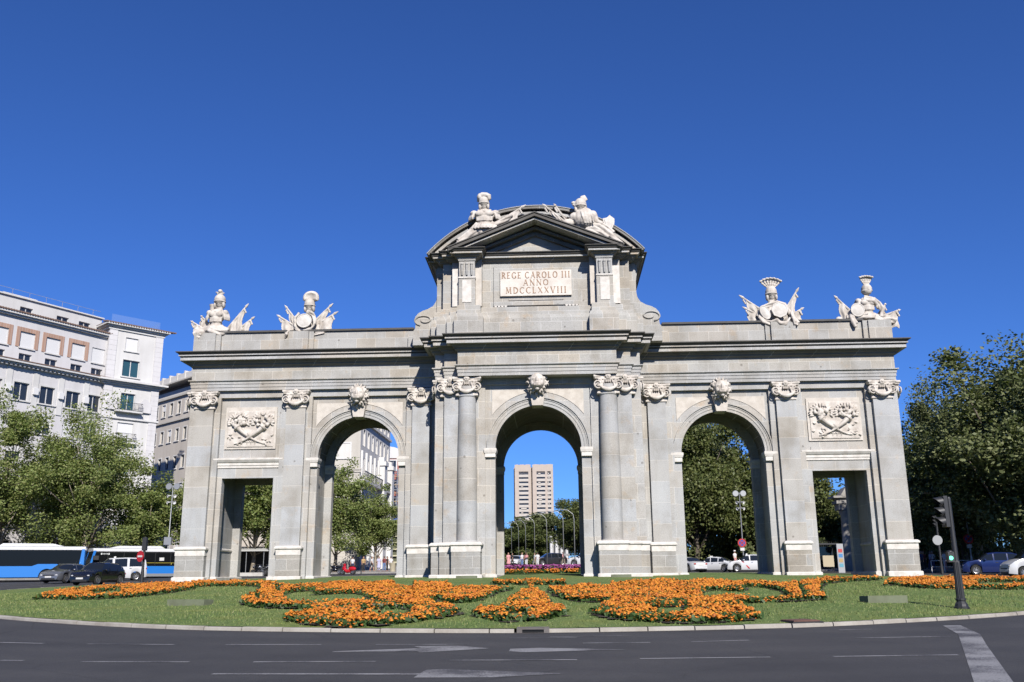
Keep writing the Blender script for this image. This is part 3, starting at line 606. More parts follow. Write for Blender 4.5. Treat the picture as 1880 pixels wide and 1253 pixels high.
# a marigold head: a domed double whorl with a ragged rim
hv = [(0, 0, .55)]; hf = []
for j, (r, z, n_) in enumerate(((.45, .48, 7), (.85, .18, 7), (1.0, -.12, 7))):
    for i in range(7):
        q = 2*math.pi*(i+.5*(j % 2))/7; k_ = 1+.16*((i*3+j) % 3-1); hv.append((r*k_*math.cos(q), r*k_*math.sin(q), z))
hf += [(0, 1+i, 1+(i+1)%7) for i in range(7)]
for j in range(2):
    for i in range(7):
        a_, b_, c2, d2 = 1+7*j+i, 1+7*j+(i+1)%7, 8+7*j+(i+1)%7, 8+7*j+i; hf += [(a_, d2, c2), (a_, c2, b_)]
hv = np.array(hv); hf = np.array(hf)
def heads(P, size):
    n = len(P); a = rng.uniform(0, 6.28, n); s = size*rng.uniform(.7, 1.25, n); tx, ty = rng.normal(0, .35, n), rng.normal(-.12, .35, n)
    x = hv[None,:,0]*np.cos(a)[:,None]-hv[None,:,1]*np.sin(a)[:,None]; y = hv[None,:,0]*np.sin(a)[:,None]+hv[None,:,1]*np.cos(a)[:,None]; z = np.broadcast_to(hv[None,:,2], x.shape)
    z2 = z-tx[:,None]*x-ty[:,None]*y; V = np.stack([x+tx[:,None]*z, y+ty[:,None]*z, z2], 2)*s[:,None,None]+P[:,None,:]
    return V.reshape(-1, 3), (hf[None]+(np.arange(n)*len(hv))[:,None,None]).reshape(-1, 3)
def scatter(outer, holes, dens):
    xs = [p[0] for p in outer]; ys = [p[1] for p in outer]; A = (max(xs)-min(xs))*(max(ys)-min(ys)); n = int(A*dens)
    X = rng.uniform(min(xs), max(xs), n); Y = rng.uniform(min(ys), max(ys), n)
    return np.array([(x, y) for x, y in zip(X, Y) if inside(outer, x, y) and not any(inside(h, x, y) for h in holes)])
def leaf_cloud(P, size, tilt=.8):
    n = len(P); s = size*rng.uniform(.6, 1.3, n)[:,None]; U = rng.normal(size=(n,3)); U /= np.linalg.norm(U, axis=1)[:,None]
    W = rng.normal(size=(n,3)); W[:,2] += tilt; V = np.cross(U, W); V /= np.linalg.norm(V, axis=1)[:,None]; return quads(P, U*s, V*s*.6)
def bed(name, label, outer, holes, dens=330, h=.145, soil=True, zf=lawn):
    xs = [p[0] for p in outer]; ys = [p[1] for p in outer]; cx, cy = sum(xs)/len(xs), sum(ys)/len(ys); b = (cx, cy, zf(cx, cy))
    t = thing(name, label, 'flower bed', b, 0, 'marigold beds on the lawn'); B_ = np.array(b)
    P = scatter(outer, holes, dens); lump = .05*np.sin(P[:,0]*3.1+np.sin(P[:,1]*2.3)*2)+rng.normal(0, .03, len(P))
    keep = rng.uniform(0, 1, len(P)) < .90+.2*np.sin(P[:,0]*1.7+2*np.sin(P[:,1]*1.1)); P = P[keep]; lump = lump[keep]
    Z = np.array([zf(x, y) for x, y in P]); Q = np.column_stack([P, Z+h+lump-np.maximum(0, rng.uniform(-.12, .075, len(P)))])-B_
    tag(np_mesh('blossoms', *heads(Q, .034), ORANGE, t), kind='stuff')
    P = scatter(outer, holes, dens*2.0); Z = np.array([zf(x, y) for x, y in P]); Q = np.column_stack([P+rng.normal(0, .04, P.shape), Z+rng.uniform(.01, h*.95, len(P))])-B_
    tag(np_mesh('foliage', *leaf_cloud(Q, .055), BEDLEAF, t), kind='stuff')
    if soil:
        P = scatter(outer, [], 14); Z = np.array([zf(x, y) for x, y in P]); n = len(P); U = np.zeros((n,3)); V = np.zeros((n,3))
        a = rng.uniform(0, 6.28, n); U[:,0] = .2*np.cos(a); U[:,1] = .2*np.sin(a); V[:,0] = -.2*np.sin(a); V[:,1] = .2*np.cos(a); U[:,2] = U[:,1]*.04; V[:,2] = V[:,1]*.04
        kk = np.array([not any(inside(hh, x, y) for hh in holes) for x, y in P]); Q = (np.column_stack([P, Z+.016+np.arange(n)*2e-5])-B_)[kk]
        tag(np_mesh('soil', *quads(Q, U[kk], V[kk]), SOIL, t), kind='stuff')
    return t
for key, lab in (('far_left', 'long orange marigold bed at the far left, looped round a slit of grass'),
                 ('left', 'largest orange marigold scroll left of centre, curling round grass and tan stone patches'),
                 ('centre', 'drop shaped orange marigold bed in the middle of the lawn above the drain'),
                 ('strip', 'short straight orange marigold strip before the central arch'),
                 ('right', 'long orange marigold scroll right of centre with a bare tan patch near its forked end'),
                 ('far_right', 'orange marigold bed at the far right, behind the traffic light post')):
    bed('flower_bed', lab, *BEDS[key])
# raised bed seen through the middle arch
fr = [(-10, 35.2), (9, 35.2), (9, 36.4), (-10, 36.4)]; bk = [(-10.5, 36.3), (9.5, 36.3), (9.5, 39.2), (-10.5, 39.2)]
t = thing('flower_bed', 'raised purple flower bed edged with orange marigolds in the central arch', 'flower bed', (0, 37, lawn(0, 37)))
B_ = np.array((0, 37, lawn(0, 37)))
P = scatter(bk, [], 80); Q = np.column_stack([P, [lawn(x, y)+rng.uniform(.45, .78) for x, y in P]])-B_; tag(np_mesh('purple_blossoms', *heads(Q, .075), PURPLE, t), kind='stuff')
P = scatter(bk, [], 90); Q = np.column_stack([P, [lawn(x, y)+rng.uniform(.05, .65) for x, y in P]])-B_; tag(np_mesh('foliage', *leaf_cloud(Q, .09), BEDLEAF, t), kind='stuff')
P = scatter(fr, [], 70); P = P[np.sin(P[:,0]*3.3)+rng.normal(0,.5,len(P)) > -.3]; Q = np.column_stack([P, [lawn(x, y)+rng.uniform(.16, .42) for x, y in P]])-B_; tag(np_mesh('marigold_blossoms', *heads(Q, .075), ORANGE, t), kind='stuff')
P = scatter(fr, [], 130); Q = np.column_stack([P, [lawn(x, y)+rng.uniform(.02, .36) for x, y in P]])-B_; tag(np_mesh('edging_foliage', *leaf_cloud(Q, .06), BEDLEAF, t), kind='stuff')
# ------------------------------------------------------------------ carved ornament of the gate
def capital_mesh():
    m = MB()
    m.box(-.62, .62, -.06, .5, 0, .09); m.box(-.56, .56, -.02, .5, .05, .95)
    m.prism_z([(-.80, -.26), (-.4, -.15), (0, -.12), (.4, -.15), (.80, -.26), (.80, .5), (-.80, .5)], .90, 1.02)
    m.prism_z([(-.74, -.20), (-.4, -.11), (0, -.08), (.4, -.11), (.74, -.20), (.74, .5), (-.74, .5)], .80, .92)
    for s in (-1, 1):
        c = Vector((s*.56, -.13, .50)); ax = Vector((s*.82, -.16, 0)).normalized(); up = Vector((0, 0, 1))
        m.ell((s*.56, -.06, .50), (.25, .10, .26))
        P, Rr = [], []
        for i in range(30):
            t = i/29; a = math.pi/2+s*(-1)*0+t*4.2*math.pi; r = .27*(1-t)**.9+.02
            P.append(c+ax*(r*math.cos(a)*1.0)+up*(r*math.sin(a))+Vector((0, -.05-.06*t, 0))); Rr.append(.052*(1-.5*t))
        m.tube(P, Rr, 6); m.ell(P[-1]+Vector((0, -.03, 0)), .05)
        m.tube([c+Vector((0, -.03, .27)), Vector((s*.30, -.14, .80)), Vector((0, -.14, .76))], [.05, .055, .05], 6)
    sw = [(-.50+1.0*t, -.20-.04*math.sin(math.pi*t), .44-.25*math.sin(math.pi*t)) for t in (i/12 for i in range(13))]
    m.tube(sw, [.05+.075*math.sin(math.pi*i/12) for i in range(13)], 8)
    for i in range(9): m.ell((-.32+.08*i, -.29, .28-.08*math.sin(math.pi*(i+1)/10)), .048, n=6, m=5)
    for i in range(-3, 4): m.ell((i*.12, -.12, .66), (.05, .07, .10), n=6, m=5)
    for i in range(6): m.ell((.10*math.cos(i*1.05), -.20, .94+.10*math.sin(i*1.05)), (.075, .06, .075), n=6, m=5)
    m.ell((0, -.25, .94), .06)
    return m
cap0 = fuse(capital_mesh(), 'capital', SCULPT, gate, .026, 1, .4)
first = True
def put_cap(x, y, z, rz=0, sc_=1.0):
    global first
    o = cap0 if first else cap0.copy()
    if not first: C.objects.link(o); o.parent = gate
    first = False; o.location = (x, y, z); o.rotation_euler = (0, 0, rz); o.scale = (sc_, sc_, 1.0)
for s in both:
    for x in (19.43, 14.04, 6.74): put_cap(s*x, 0.0, 10.34)
    put_cap(s*3.865, -2.62, 10.37, 0, 1.0); put_cap(s*4.80, -2.40, 10.36, 0, .92); put_cap(s*5.64, -1.55, 10.35, s*math.pi/2, .8); put_cap(s*20.28, .75, 10.335, s*math.pi/2)
def lion_mesh():
    m = MB(); r_ = random.Random(3)
    m.ell((0, -.24, .10), (.42, .34, .48)); m.ell((0, -.52, -.14), (.23, .24, .17)); m.ell((0, -.50, .08), (.10, .17, .24), (.30, 0, 0)); m.ell((0, -.71, -.07), (.10, .06, .055))
    m.ell((0, -.46, -.36), (.13, .15, .10)); m.ell((0, -.36, .34), (.24, .18, .16))
    for s in (-1, 1):
        m.ell((s*.17, -.47, .22), (.13, .08, .055), (0, s*.35, 0)); m.ell((s*.23, -.36, -.02), (.14, .16, .18)); m.ell((s*.11, -.62, -.17), (.11, .11, .09)); m.ell((s*.40, -.12, .36), (.12, .07, .12))
        m.ell((s*.15, -.50, .12), (.05, .03, .03)); m.tube([(s*.06, -.62, -.27), (s*.2, -.5, -.24)], [.03, .02], 6)
    for L, (n, r0, r1, y) in enumerate(((17, .36, .58, -.10), (19, .40, .70, .03))):
        for i in range(n):
            a = 2*math.pi*(i+.5*(L % 2))/n+r_.uniform(-.08, .08); P = []; tw = r_.choice((-1, 1))*.3
            for q in range(6):
                t = q/5; rr = r0+(r1-r0)*t; b = a+tw*math.sin(t*3.0)*t; P.append((rr*math.cos(b)*.92, y-.10*math.sin(t*3.1), .04+rr*math.sin(b)*1.12))
            m.tube(P, [.06, .075, .072, .06, .045, .015], 6)
    return m
lion0 = fuse(lion_mesh(), 'lion_head', SCULPT, gate, .022, 2, .4)
lion0.location = (0, -2.56, 10.98); lion0.scale = (1.0, 1, 1.0)
for x, y, z in ((-XS, -.06, 10.93), (XS, -.06, 10.93)):
    o = lion0.copy(); C.objects.link(o); o.parent = gate; o.location = (x, y, z); o.scale = (.98, 1, .98)
# relief panels: two crossed horns of plenty with fruit, ribbons and leaf scrolls
def relief_mesh(seed):
    m = MB(); r_ = random.Random(seed); m.box(-1.36, 1.36, .03, .12, -1.06, 1.06)
    for s in (-1, 1):
        P, Rr = [], []
        for i in range(15):
            t = i/14; P.append((s*(-.92+1.72*t+.10*math.sin(t*3.1)), .01-.07*math.sin(t*3.1)-.03*(s > 0), -.88+1.02*t**1.35)); Rr.append(.03+.19*t**1.5)
        m.tube(P, Rr, 10, flat=.8); m.tube([(p[0], p[1]-.02, p[2]) for p in P[-2:]], [.23, .24], 12)
        for q in range(26):
            a, d = r_.uniform(0, 6.28), r_.uniform(0, 1)**.5
            m.ell((s*.70+.46*d*math.cos(a), -.08-.09*(1-d), .44+.33*d*math.sin(a)), r_.uniform(.07, .125), n=7, m=5)
        for q in range(16):
            a = math.pi*(q/15)*1.25-.4; x, z = s*.70+.60*math.cos(a), .42+.46*math.sin(a); m.ell((x, -.03, z), (.14, .05, .055), (0, -a+r_.uniform(-.4, .4), 0), 7, 5)
        for q in range(13):
            x, z = s*r_.uniform(.45, 1.28), r_.uniform(-.95, .05)
            if abs(z+.85-.9*(abs(x)-.1)) < .12: continue
            a = r_.uniform(0, 6.28); w = r_.uniform(.10, .18)
            m.tube([(x+w*math.cos(a+t*.9)*(1-.25*t)*.9, -.0-.03*math.sin(t*1.6), z+w*.7*math.sin(a+t*.9)*(1-.25*t)) for t in (0, .7, 1.4, 2.1, 2.8)], [.02, .04, .045, .035, .015], 6)
    m.ell((0, -.12, -.36), (.17, .08, .13)); m.tube([(-.12, -.14, -.25), (0, -.17, -.36), (.05, -.14, -.5)], .05, 6)
    for q in range(6): m.tube([(-.3+.12*q, .02, -.78-.1*(q % 2)), (-.24+.12*q, -.03, -.70), (-.17+.12*q, .02, -.8)], [.02, .04, .02], 5)
    return m
for s in both:
    o = MB().box(s*15.24, s*18.25, .375, .46, 8.03, 10.48).build('relief_panel', CREAM, gate)
    f_ = fuse(relief_mesh(5+s), 'cornucopia_relief', SCULPT, o, .024, 1, .4); f_.location = (s*16.74, .30, 9.20)

# ------------------------------------------------------------------ sculpture groups on the roofline
def banner(parent, base, tip, c0, c1, wave=.09, y=0):
    m = MB(); b, t = Vector((base[0], y, base[1])), Vector((tip[0], y-.05, tip[1])); d = (t-b)
    m.tube([b, b+d*.86], [.07, .05], 6); dn = d.normalized()
    m.tube([b+d*.84, b+d*.88, b+d*.93, t], [.04, .085, .06, .008], 6)                      # spear head
    A, B_, c0, c1 = b+d*.84, b+d*.08, Vector((c0[0], y, c0[1])), Vector((c1[0], y, c1[1])); c0 = c0+(c0-(A+B_)/2)*.5+Vector((0, 0, .06)); c1 = c1+(c1-B_)*.45
    for off, inv in ((.0, 1), (.05, -1)):
        def fn(u, v):
            p = (A*(1-u)+B_*u)*(1-v)+(c0*(1-u)+c1*u)*v
            return p+Vector((.05*math.sin(v*9+u*3)*(1-u), off-.03+wave*math.sin(u*15+v*1.5)*(.35+.65*v), .05*math.sin(u*11)*v))
        k0 = len(m.f); m.grid(fn, 20, 7)
        if inv < 0: m.f[k0:] = [f[::-1] for f in m.f[k0:]]
    for q in range(3): m.ell(A+Vector((.05*q-.05, -.02, -.12-.09*q)), (.06, .05, .075), n=6, m=5)     # tassels
    return m.build('banner', SCULPT, parent, True, 50)
def helmet(parent, c, r, plume, face=0, tilt=0.0, closed=False, y=-.1):
    m = MB(); x, z = c
    m.ell((x, y, z), (r, r*1.1, r*1.08), n=14, m=10); m.ell((x, y+.05, z-.35*r), (r*.95, r, r*.7))
    m.lathe([(r*.98, -.25*r), (r*1.10, -.32*r), (r*1.08, -.45*r), (r*.95, -.42*r)], (x, y, z), 16)
    if closed:
        m.ell((x, y-.1, z-.45*r), (r*.8, r*.85, r*.75)); m.tube([(x, y-r*1.02, z+.3*r), (x, y-r*1.12, z-.4*r)], [.03, .05], 6)
    else:
        for s in (-1, 1): m.ell((x+s*r*.78, y-.02, z-.95*r), (r*.26, r*.55, r*.6))                # cheek pieces
        m.ell((x, y+.42*r, z-.95*r), (r*.85, r*.35, r*.8))
        m.ell((x, y-.15*r, z-.80*r), (r*.50, r*.5, r*.62)); m.ell((x, y-.62*r, z-.80*r), (r*.12, r*.12, r*.22))   # face in the shade of the brim
    m.tube([(x, y+.1, z-1.2*r), (x, y+.1, z-2.1*r)], [r*.55, r*.65], 10)                            # neck post
    if face: m.ell((x+face*r*1.1, y-.05, z+.25*r), (r*.42, r*.35, r*.28)); m.ell((x+face*r*1.02, y-.05, z-.12*r), (r*.34, r*.3, r*.18)); m.ell((x+face*.78*r, y-.05, z-.65*r), (r*.3, r*.42, r*.42))
    o = fuse(m, 'helmet', SCULPT, parent, .028, 1, .4)
    m = MB(); zt = z+r*.85
    if plume == 'fan':
        for i in range(13):
            a = rad(-15+210*i/12); L = r*1.35
            P = [(x+.3*r, y, zt-.1*r), (x+.3*r+.55*L*math.cos(a), y-.05, zt+.2*r+.55*L*max(math.sin(a), -.2)), (x+.3*r+L*math.cos(a), y-.22, zt+.2*r+.85*L*max(math.sin(a), -.3))]
            m.tube(P, [.10, .16, .11], 6)
        m.ell((x+.3*r, y+.02, zt+.35*r), (r*1.15, r*.4, r*.85))
    elif plume in ('feathers', 'crown'):
        n_, sp, ln = (7, 46, .60) if plume == 'feathers' else (6, 27, .56)
        for row in (0, 1):
            for i in range(n_-row):
                a = rad(sp)*((i+.5*row)/(n_-1)*2-1); cx = x+.25*r*math.sin(a)*3.0; 
                for q, (d, w_) in enumerate(((.22, .05), (.5, .066), (.78, .075), (1.0, .06))):
                    m.ell((x+.5*r*a+ln*d*math.sin(a), y+.07*row-.03-.10*max(0, d-.7), zt-.2*r+ln*d*math.cos(a)*(1-.12*row)), (w_*(1.0 if plume == 'feathers' else .85), .045, .115), (0, a, 0), 8, 6)
                m.ell((x+.5*r*a+ln*1.05*math.sin(a), y-.16+.07*row, zt-.2*r+ln*1.02*math.cos(a)), (.085, .07, .06), (0, a, 0), 8, 6)
    elif plume == 'roll':
        m.tube([(x+1.05*r, y-.1, zt-.55*r), (x+.95*r, y-.15, zt+.15*r), (x+.45*r, y-.1, zt+.38*r), (x-.3*r, y-.02, zt+.5*r), (x-.95*r, y+.1, zt+.25*r), (x-1.15*r, y+.15, zt-.6*r)], [.10, .14, .17, .19, .15, .06], 8)
        m.ell((x+.75*r, y-.15, zt+.2*r), (.14, .13, .12)); m.ell((x+1.0*r, y-.18, zt-.25*r), (.10, .1, .16)); m.ell((x-.75*r, y, zt+.2*r), (.17, .2, .22))
    elif plume == 'dragon':
        m.ell((x+.05, y-.08, zt+.25*r), (.15, .16, .24)); m.ell((x+.05, y-.2, zt+.62*r), (.13, .15, .12)); m.tube([(x, y+.05, zt-.3*r), (x-.12, y+.05, zt+.3*r), (x-.32, y, zt+.75*r)], [.1, .1, .02], 6)
        m.tube([(x+.1, y+.02, zt+.3*r), (x+.30, y-.05, zt+.45*r)], [.07, .015], 6); m.tube([(x-.05, y, zt+.5*r), (x-.28, y-.06, zt+.62*r)], [.06, .015], 6)
    elif plume == 'crest':
        for i in range(5): m.tube([(x+.1*r, y, zt-.3*r), (x+.25*r+.1*i*r, y, zt+.45*r-.06*i), (x+.8*r+.1*r*i, y-.02, zt+.75*r-.17*i*r)], [.10, .10, .03], 6)
    if plume in ('feathers', 'crown'): m.build('plume', SCULPT, o, True)
    else: fuse(m, 'plume', SCULPT, o, .03, 1, .4)
    return o
def cuirass(parent, c, rx, rz, lean=0.0, sleeves=True, skirt=True):
    x, z = c; m = MB()
    m.ell((x, 0, z+.18*rz), (rx*.78, .36, rz*.75), n=14, m=10); m.ell((x+lean*.2, -.02, z-.55*rz), (rx*.56, .30, rz*.5), n=12, m=8)
    for s in (-1, 1):
        m.ell((x+s*rx*.33, -.27, z+.25*rz), (rx*.36, .14, rz*.30)); m.ell((x+s*.78*rx, .02, z+.48*rz), (rx*.30, .26, rz*.30))
        if sleeves:
            for i in range(4): m.tube([(x+s*(.72+.08*i)*rx, -.14+.09*i, z+.45*rz), (x+s*(.86+.08*i)*rx, -.17+.09*i, z-.05*rz), (x+s*(.88+.09*i)*rx, -.17+.09*i, z-.32*rz)], [.09, .10, .06], 6)
    for i in range(3): m.tube([(x-rx*.6, -.2, z-.12*rz-.17*i*rz), (x, -.36, z-.17*rz-.17*i*rz), (x+rx*.6, -.2, z-.12*rz-.17*i*rz)], .045, 6)
    m.tube([(x-rx*.5, -.2, z+.66*rz), (x, -.33, z+.50*rz), (x+rx*.5, -.2, z+.66*rz)], .055, 6)
    if skirt:
        for i in range(9):
            a = (i-4)/4; m.tube([(x+a*rx*.58, -.24+.12*a*a, z-.85*rz), (x+a*rx*.78, -.38+.18*a*a, z-1.15*rz), (x+a*rx*.95, -.40+.2*a*a, z-1.45*rz)], [.09, .12, .10], 6)
        m.ell((x, 0, z-1.15*rz), (rx*.8, .32, rz*.4))
    return fuse(m, 'cuirass', SCULPT, parent, .03, 1, .4)
def drapery(parent, paths, name='drapery', extra=()):
    m = MB(); r_ = random.Random(len(paths))
    for P, r in paths:
        n = len(P)
        for q in range(3):
            o = (q-1)*r*.75
            m.tube([(p[0]+o*.35, -.12-.05*math.cos(q*2+i)+(p[2] if len(p) > 2 else 0), p[1]+o*.7+.02*math.sin(i*2.3+q)) for i, p in enumerate(P)], [r*(.55+.2*math.sin(i*1.7+q)) for i in range(n)], 7)
    for e in extra: m.ell(*e)
    return fuse(m, name, SCULPT, parent, .032, 1, .4)
def shield(parent, c, r, y=-.42, n=28, rz=None, tilt=0):
    m = MB(); rz = rz or r; pr = [(0, .10), (.55, .09), (.82, .055), (.86, .075), (.97, .07), (1.0, .02), (.97, -.06), (0, -.06)]
    for q, h in pr:
        for i in range(n):
            a = 2*math.pi*i/n; X, Z = q*r*math.cos(a), q*rz*math.sin(a); m.v.append((c[0]+X*math.cos(tilt)-Z*math.sin(tilt), y-h, c[1]+X*math.sin(tilt)+Z*math.cos(tilt)))
    m.f = [(k_*n+i, k_*n+(i+1)%n, (k_+1)*n+(i+1)%n, (k_+1)*n+i)[::-1] for k_ in range(len(pr)-1) for i in range(n)]; m.m = [0]*len(m.f)
    return m.build('shield', WHITE, parent, True, 40)
S = lambda lab, loc: thing('stone_trophy', lab, 'sculpture', loc, 0, 'stone trophies along the roofline')
# far left: cuirass wrapped in cloth, dragon-crested helmet
t = S('white stone trophy at the left end, dragon-crested helmet above a cuirass', (-19.72, .75, 14.965))
cuirass(t, (.36, 1.12), .62, .62); helmet(t, (.50, 2.20), .34, 'dragon')
m = MB(); m.lathe([(.17, .4), (.19, 1.9), (.22, 1.95), (.22, 2.03), (.1, 2.04)], (-.05, .3, 0), 12); m.build('fasces', SCULPT, t, True, 40)
banner(t, (1.0, .35), (2.27, 1.97), (1.75, .45), (1.0, .1)); banner(t, (1.3, .2), (2.6, 1.22), (2.1, .1), (1.4, .05), y=.3); banner(t, (-.2, .3), (-1.25, .95), (-.85, -.05), (-.3, .0)); banner(t, (0, .6), (-.75, 1.35), (-.7, .7), (-.2, .3), y=.25)
drapery(t, [([(-.9, .2), (-.5, .3), (0, .42), (.5, .38), (1.1, .15)], .24), ([(-.8, .05), (-.55, -.1, -.42), (-.3, -.2, -.55)], .16), ([(.1, .3, -.3), (.4, .15, -.45), (.8, .05, -.4), (1.2, .1, -.3)], .18)], extra=[((.2, .1, .35), (1.0, .45, .3))])
# inner left: oval shield under a fan-plumed helmet
t = S('white stone trophy left of the attic, fan-plumed helmet above one round shield', (-14.1, .75, 14.965))
shield(t, (.22, .67), .47, -.52, rz=.44); helmet(t, (.40, 1.82), .33, 'fan')
for a_ in (((.0, .35), (-1.15, 1.82), (-.62, .55), (0, .15)), ((.0, .2), (-1.62, 1.22), (-1.0, .05), (-.1, -.02)), ((.3, .35), (1.82, 1.87), (1.15, .45), (.4, .1)), ((.3, .2), (2.15, 1.35), (1.55, .1), (.5, 0))): banner(t, *a_)
drapery(t, [([(.22+.62*math.cos(a), .67+.60*math.sin(a), -.25) for a in [rad(130+340*i/16*.92) for i in range(17)]], .13), ([(-.3, .5), (-.6, .2), (-.78, -.1, -.4), (-.82, -.32, -.5)], .15), ([(-.4, .15), (-.9, .0), (-1.2, -.05)], .14)], extra=[((.2, .15, .55), (.55, .4, .6)), ((.35, .1, 1.15), (.3, .25, .2))])
m = MB(); m.obox((1.25, -.35, .02), (1, 0, .12), (0, 1, 0), (-.12, 0, 1), .34, .12, .06); m.obox((1.15, -.38, -.12), (1, 0, .2), (0, 1, 0), (-.2, 0, 1), .30, .1, .05); m.build('tablets', SCULPT, t)
# inner right: two shields, feathered helmet
t = S('white stone trophy right of the attic, feathered helmet above two shields', (14.1, .75, 14.965))
shield(t, (.05, .74), .50, -.55, 8); shield(t, (-.78, .62), .27, -.45, 24, .46, .45); helmet(t, (-.25, 1.95), .34, 'feathers')
for a_ in (((-.2, .4), (-2.15, 1.85), (-1.35, .75), (-.3, .2)), ((-.2, .1), (-2.0, 1.12), (-1.45, .25), (-.4, 0)), ((.2, .4), (1.42, 2.25), (.95, .55), (.3, .15)), ((.2, .2), (1.62, 1.0), (1.25, .2), (.4, .0))): banner(t, *a_)
drapery(t, [([(-1.15, .55), (-.95, 1.0), (-.5, 1.15), (0, 1.25), (.45, 1.15), (.75, .7), (.9, .2, -.3), (1.05, -.15, -.4)], .15), ([(-1.1, .45, -.2), (-.9, .1, -.35), (-.55, -.05, -.45), (-.2, .05, -.5), (.0, -.1, -.5), (.35, -.08, -.5), (.6, .2, -.4)], .14), ([(.75, .6, -.3), (.85, .2, -.42), (.88, -.1, -.45)], .12)], extra=[((-.2, .15, .6), (.7, .4, .6)), ((-.2, .1, 1.25), (.3, .25, .25))])
# far right: seated torso with closed helmet
t = S('white stone trophy at the right end, closed plumed helmet above an armoured torso', (19.7, .75, 14.965))
cuirass(t, (-.34, 1.02), .60, .60); helmet(t, (-.28, 2.0), .31, 'crown', closed=True); shield(t, (-1.05, .66), .40, -.45, 24, .42)
banner(t, (-1.0, .4), (-2.2, 1.7), (-1.75, .35), (-1.1, .2)); banner(t, (.4, .35), (1.58, .75), (1.25, -.1), (.35, -.02)); banner(t, (.3, .5), (.85, 1.22), (.7, .6), (.3, .3), y=.2)
m = MB(); m.tube([(-1.2, -.3, .12), (-2.0, -.35, .14)], .045, 6); m.ell((-2.12, -.35, .14), (.2, .16, .17)); m.build('mace', SCULPT, t, True)
drapery(t, [([(-.55, 1.42, -.1), (0, 1.3, -.2), (.35, 1.05), (.5, .7), (.35, .3)], .17), ([(-1.4, .4, -.2), (-1.35, .0, -.4), (-1.25, -.3, -.5)], .18), ([(-1.6, .35), (-1.0, .3, -.2), (-.5, .35, -.3)], .15), ([(-.1, .2, -.3), (.3, .05, -.3), (.9, .1), (1.2, .0)], .16)], extra=[((-.3, .15, .3), (.85, .4, .35))])
# above the pediment, left and right
t = S('white stone trophy on the left pediment slope, sleeved cuirass under a curled helmet', (-2.9, -2.95, 19.62))
cuirass(t, (.05, 1.02), .78, .55); helmet(t, (.02, 1.92), .31, 'roll')
banner(t, (.55, .55), (2.42, 1.72), (1.7, .75), (.6, .2), .06); drapery(t, [([(.5, .55), (.2, .35), (-.3, .15), (-.8, -.15), (-1.3, -.5), (-1.95, -.95)], .20), ([(.3, .35), (.7, .6), (1.2, .8), (1.6, 1.0)], .16), ([(-.4, .5), (-.8, .15), (-1.1, -.15), (-1.5, -.5)], .20), ([(-.1, .5), (-.1, .2), (0, .0)], .22)], extra=[((0, .1, .45), (.55, .35, .5))])
t = S('white stone trophy on the right pediment slope, twisted torso with helmet turned left', (2.9, -2.95, 19.62))
m = MB(); m.ell((-.10, -.02, .85), (.62, .42, .62), (0, -.25, 0), 14, 10); m.ell((.05, -.12, .72), (.5, .42, .55), (0, .3, 0), 14, 10); m.ell((.42, .0, .95), (.26, .3, .32)); m.ell((-.55, 0, .9), (.4, .3, .3)); m.ell((-1.0, 0, .55), (.35, .25, .25))
for i in range(4): m.tube([(-.25+.18*i, -.42, 1.1-.04*i), (-.2+.18*i, -.5, .75), (-.05+.16*i, -.42, .35)], .05, 6)
m.tube([(.5, 0, .9), (.62, -.1, .55), (.95, -.15, .4)], [.2, .17, .12], 8); fuse(m, 'cuirass', SCULPT, t, .03, 1, .4)
helmet(t, (-.28, 1.62), .35, 'crest', -1)
banner(t, (-1.15, .6), (-2.45, 1.75), (-1.75, .85), (-1.2, .5), .06); banner(t, (-1.0, .6), (-1.8, 1.8), (-1.2, .95), (-.8, .5), .06, y=.12)
m = MB(); m.prism_y([(.95, .75), (1.2, .8), (1.35, .95), (1.62, .72), (1.6, .4), (1.45, .1), (1.1, .1)], -.1, .02); m.prism_y([(1.05, .68), (1.22, .7), (1.36, .82), (1.52, .66), (1.5, .4), (1.4, .2), (1.15, .2)], -.14, -.09); m.build('shield', WHITE, t)
drapery(t, [([(.1, .25), (.5, .3), (.9, .1), (1.3, -.3), (1.7, -.65), (2.05, -.92)], .18), ([(.4, .45), (.8, .4), (1.2, .1), (1.5, -.25)], .18), ([(.0, .2), (.3, .05), (.8, -.2), (1.2, -.5)], .15)], extra=[((0, .1, .45), (.6, .35, .4))])
# ------------------------------------------------------------------ buildings
def render_mat(name, col, dirt=.25):
    m = mat(name, col, .85); k = N(m); co = k.coord(); col = tuple(c*ALB for c in col); n1 = k.noise(co, .35, 5); n2 = k.noise(co, 6, 3)
    mp = k.n('Mapping'); k.l(co, mp.inputs[0]); mp.inputs['Scale'].default_value = (1.3, 1.3, .12); n3 = k.noise(mp.outputs[0], 1, 4)
    c = k.mix(dirt, col, k.ramp(n1, [(.3,(.7,.68,.66)),(.6,(1.1,1.1,1.1))]), 'MULTIPLY'); c = k.mix(dirt, c, k.ramp(n3, [(.3,(.72,.70,.68)),(.55,(1.05,1.05,1.05))]), 'MULTIPLY'); c = k.mix(.15, c, k.ramp(n2, [(.3,(.8,.8,.8)),(.7,(1.1,1.1,1.1))]), 'MULTIPLY')
    k.l(c, k.b.inputs['Base Color']); return m
W_A = render_mat('lilac_white_render', (.62,.61,.62)); W_A2 = render_mat('white_trim', (.63,.625,.615), .25); W_B = render_mat('grey_beige_stone', (.52,.475,.42)); W_C = render_mat('pale_beige_render', (.50,.475,.43)); W_CW = render_mat('street_front_white', (.62,.60,.57))
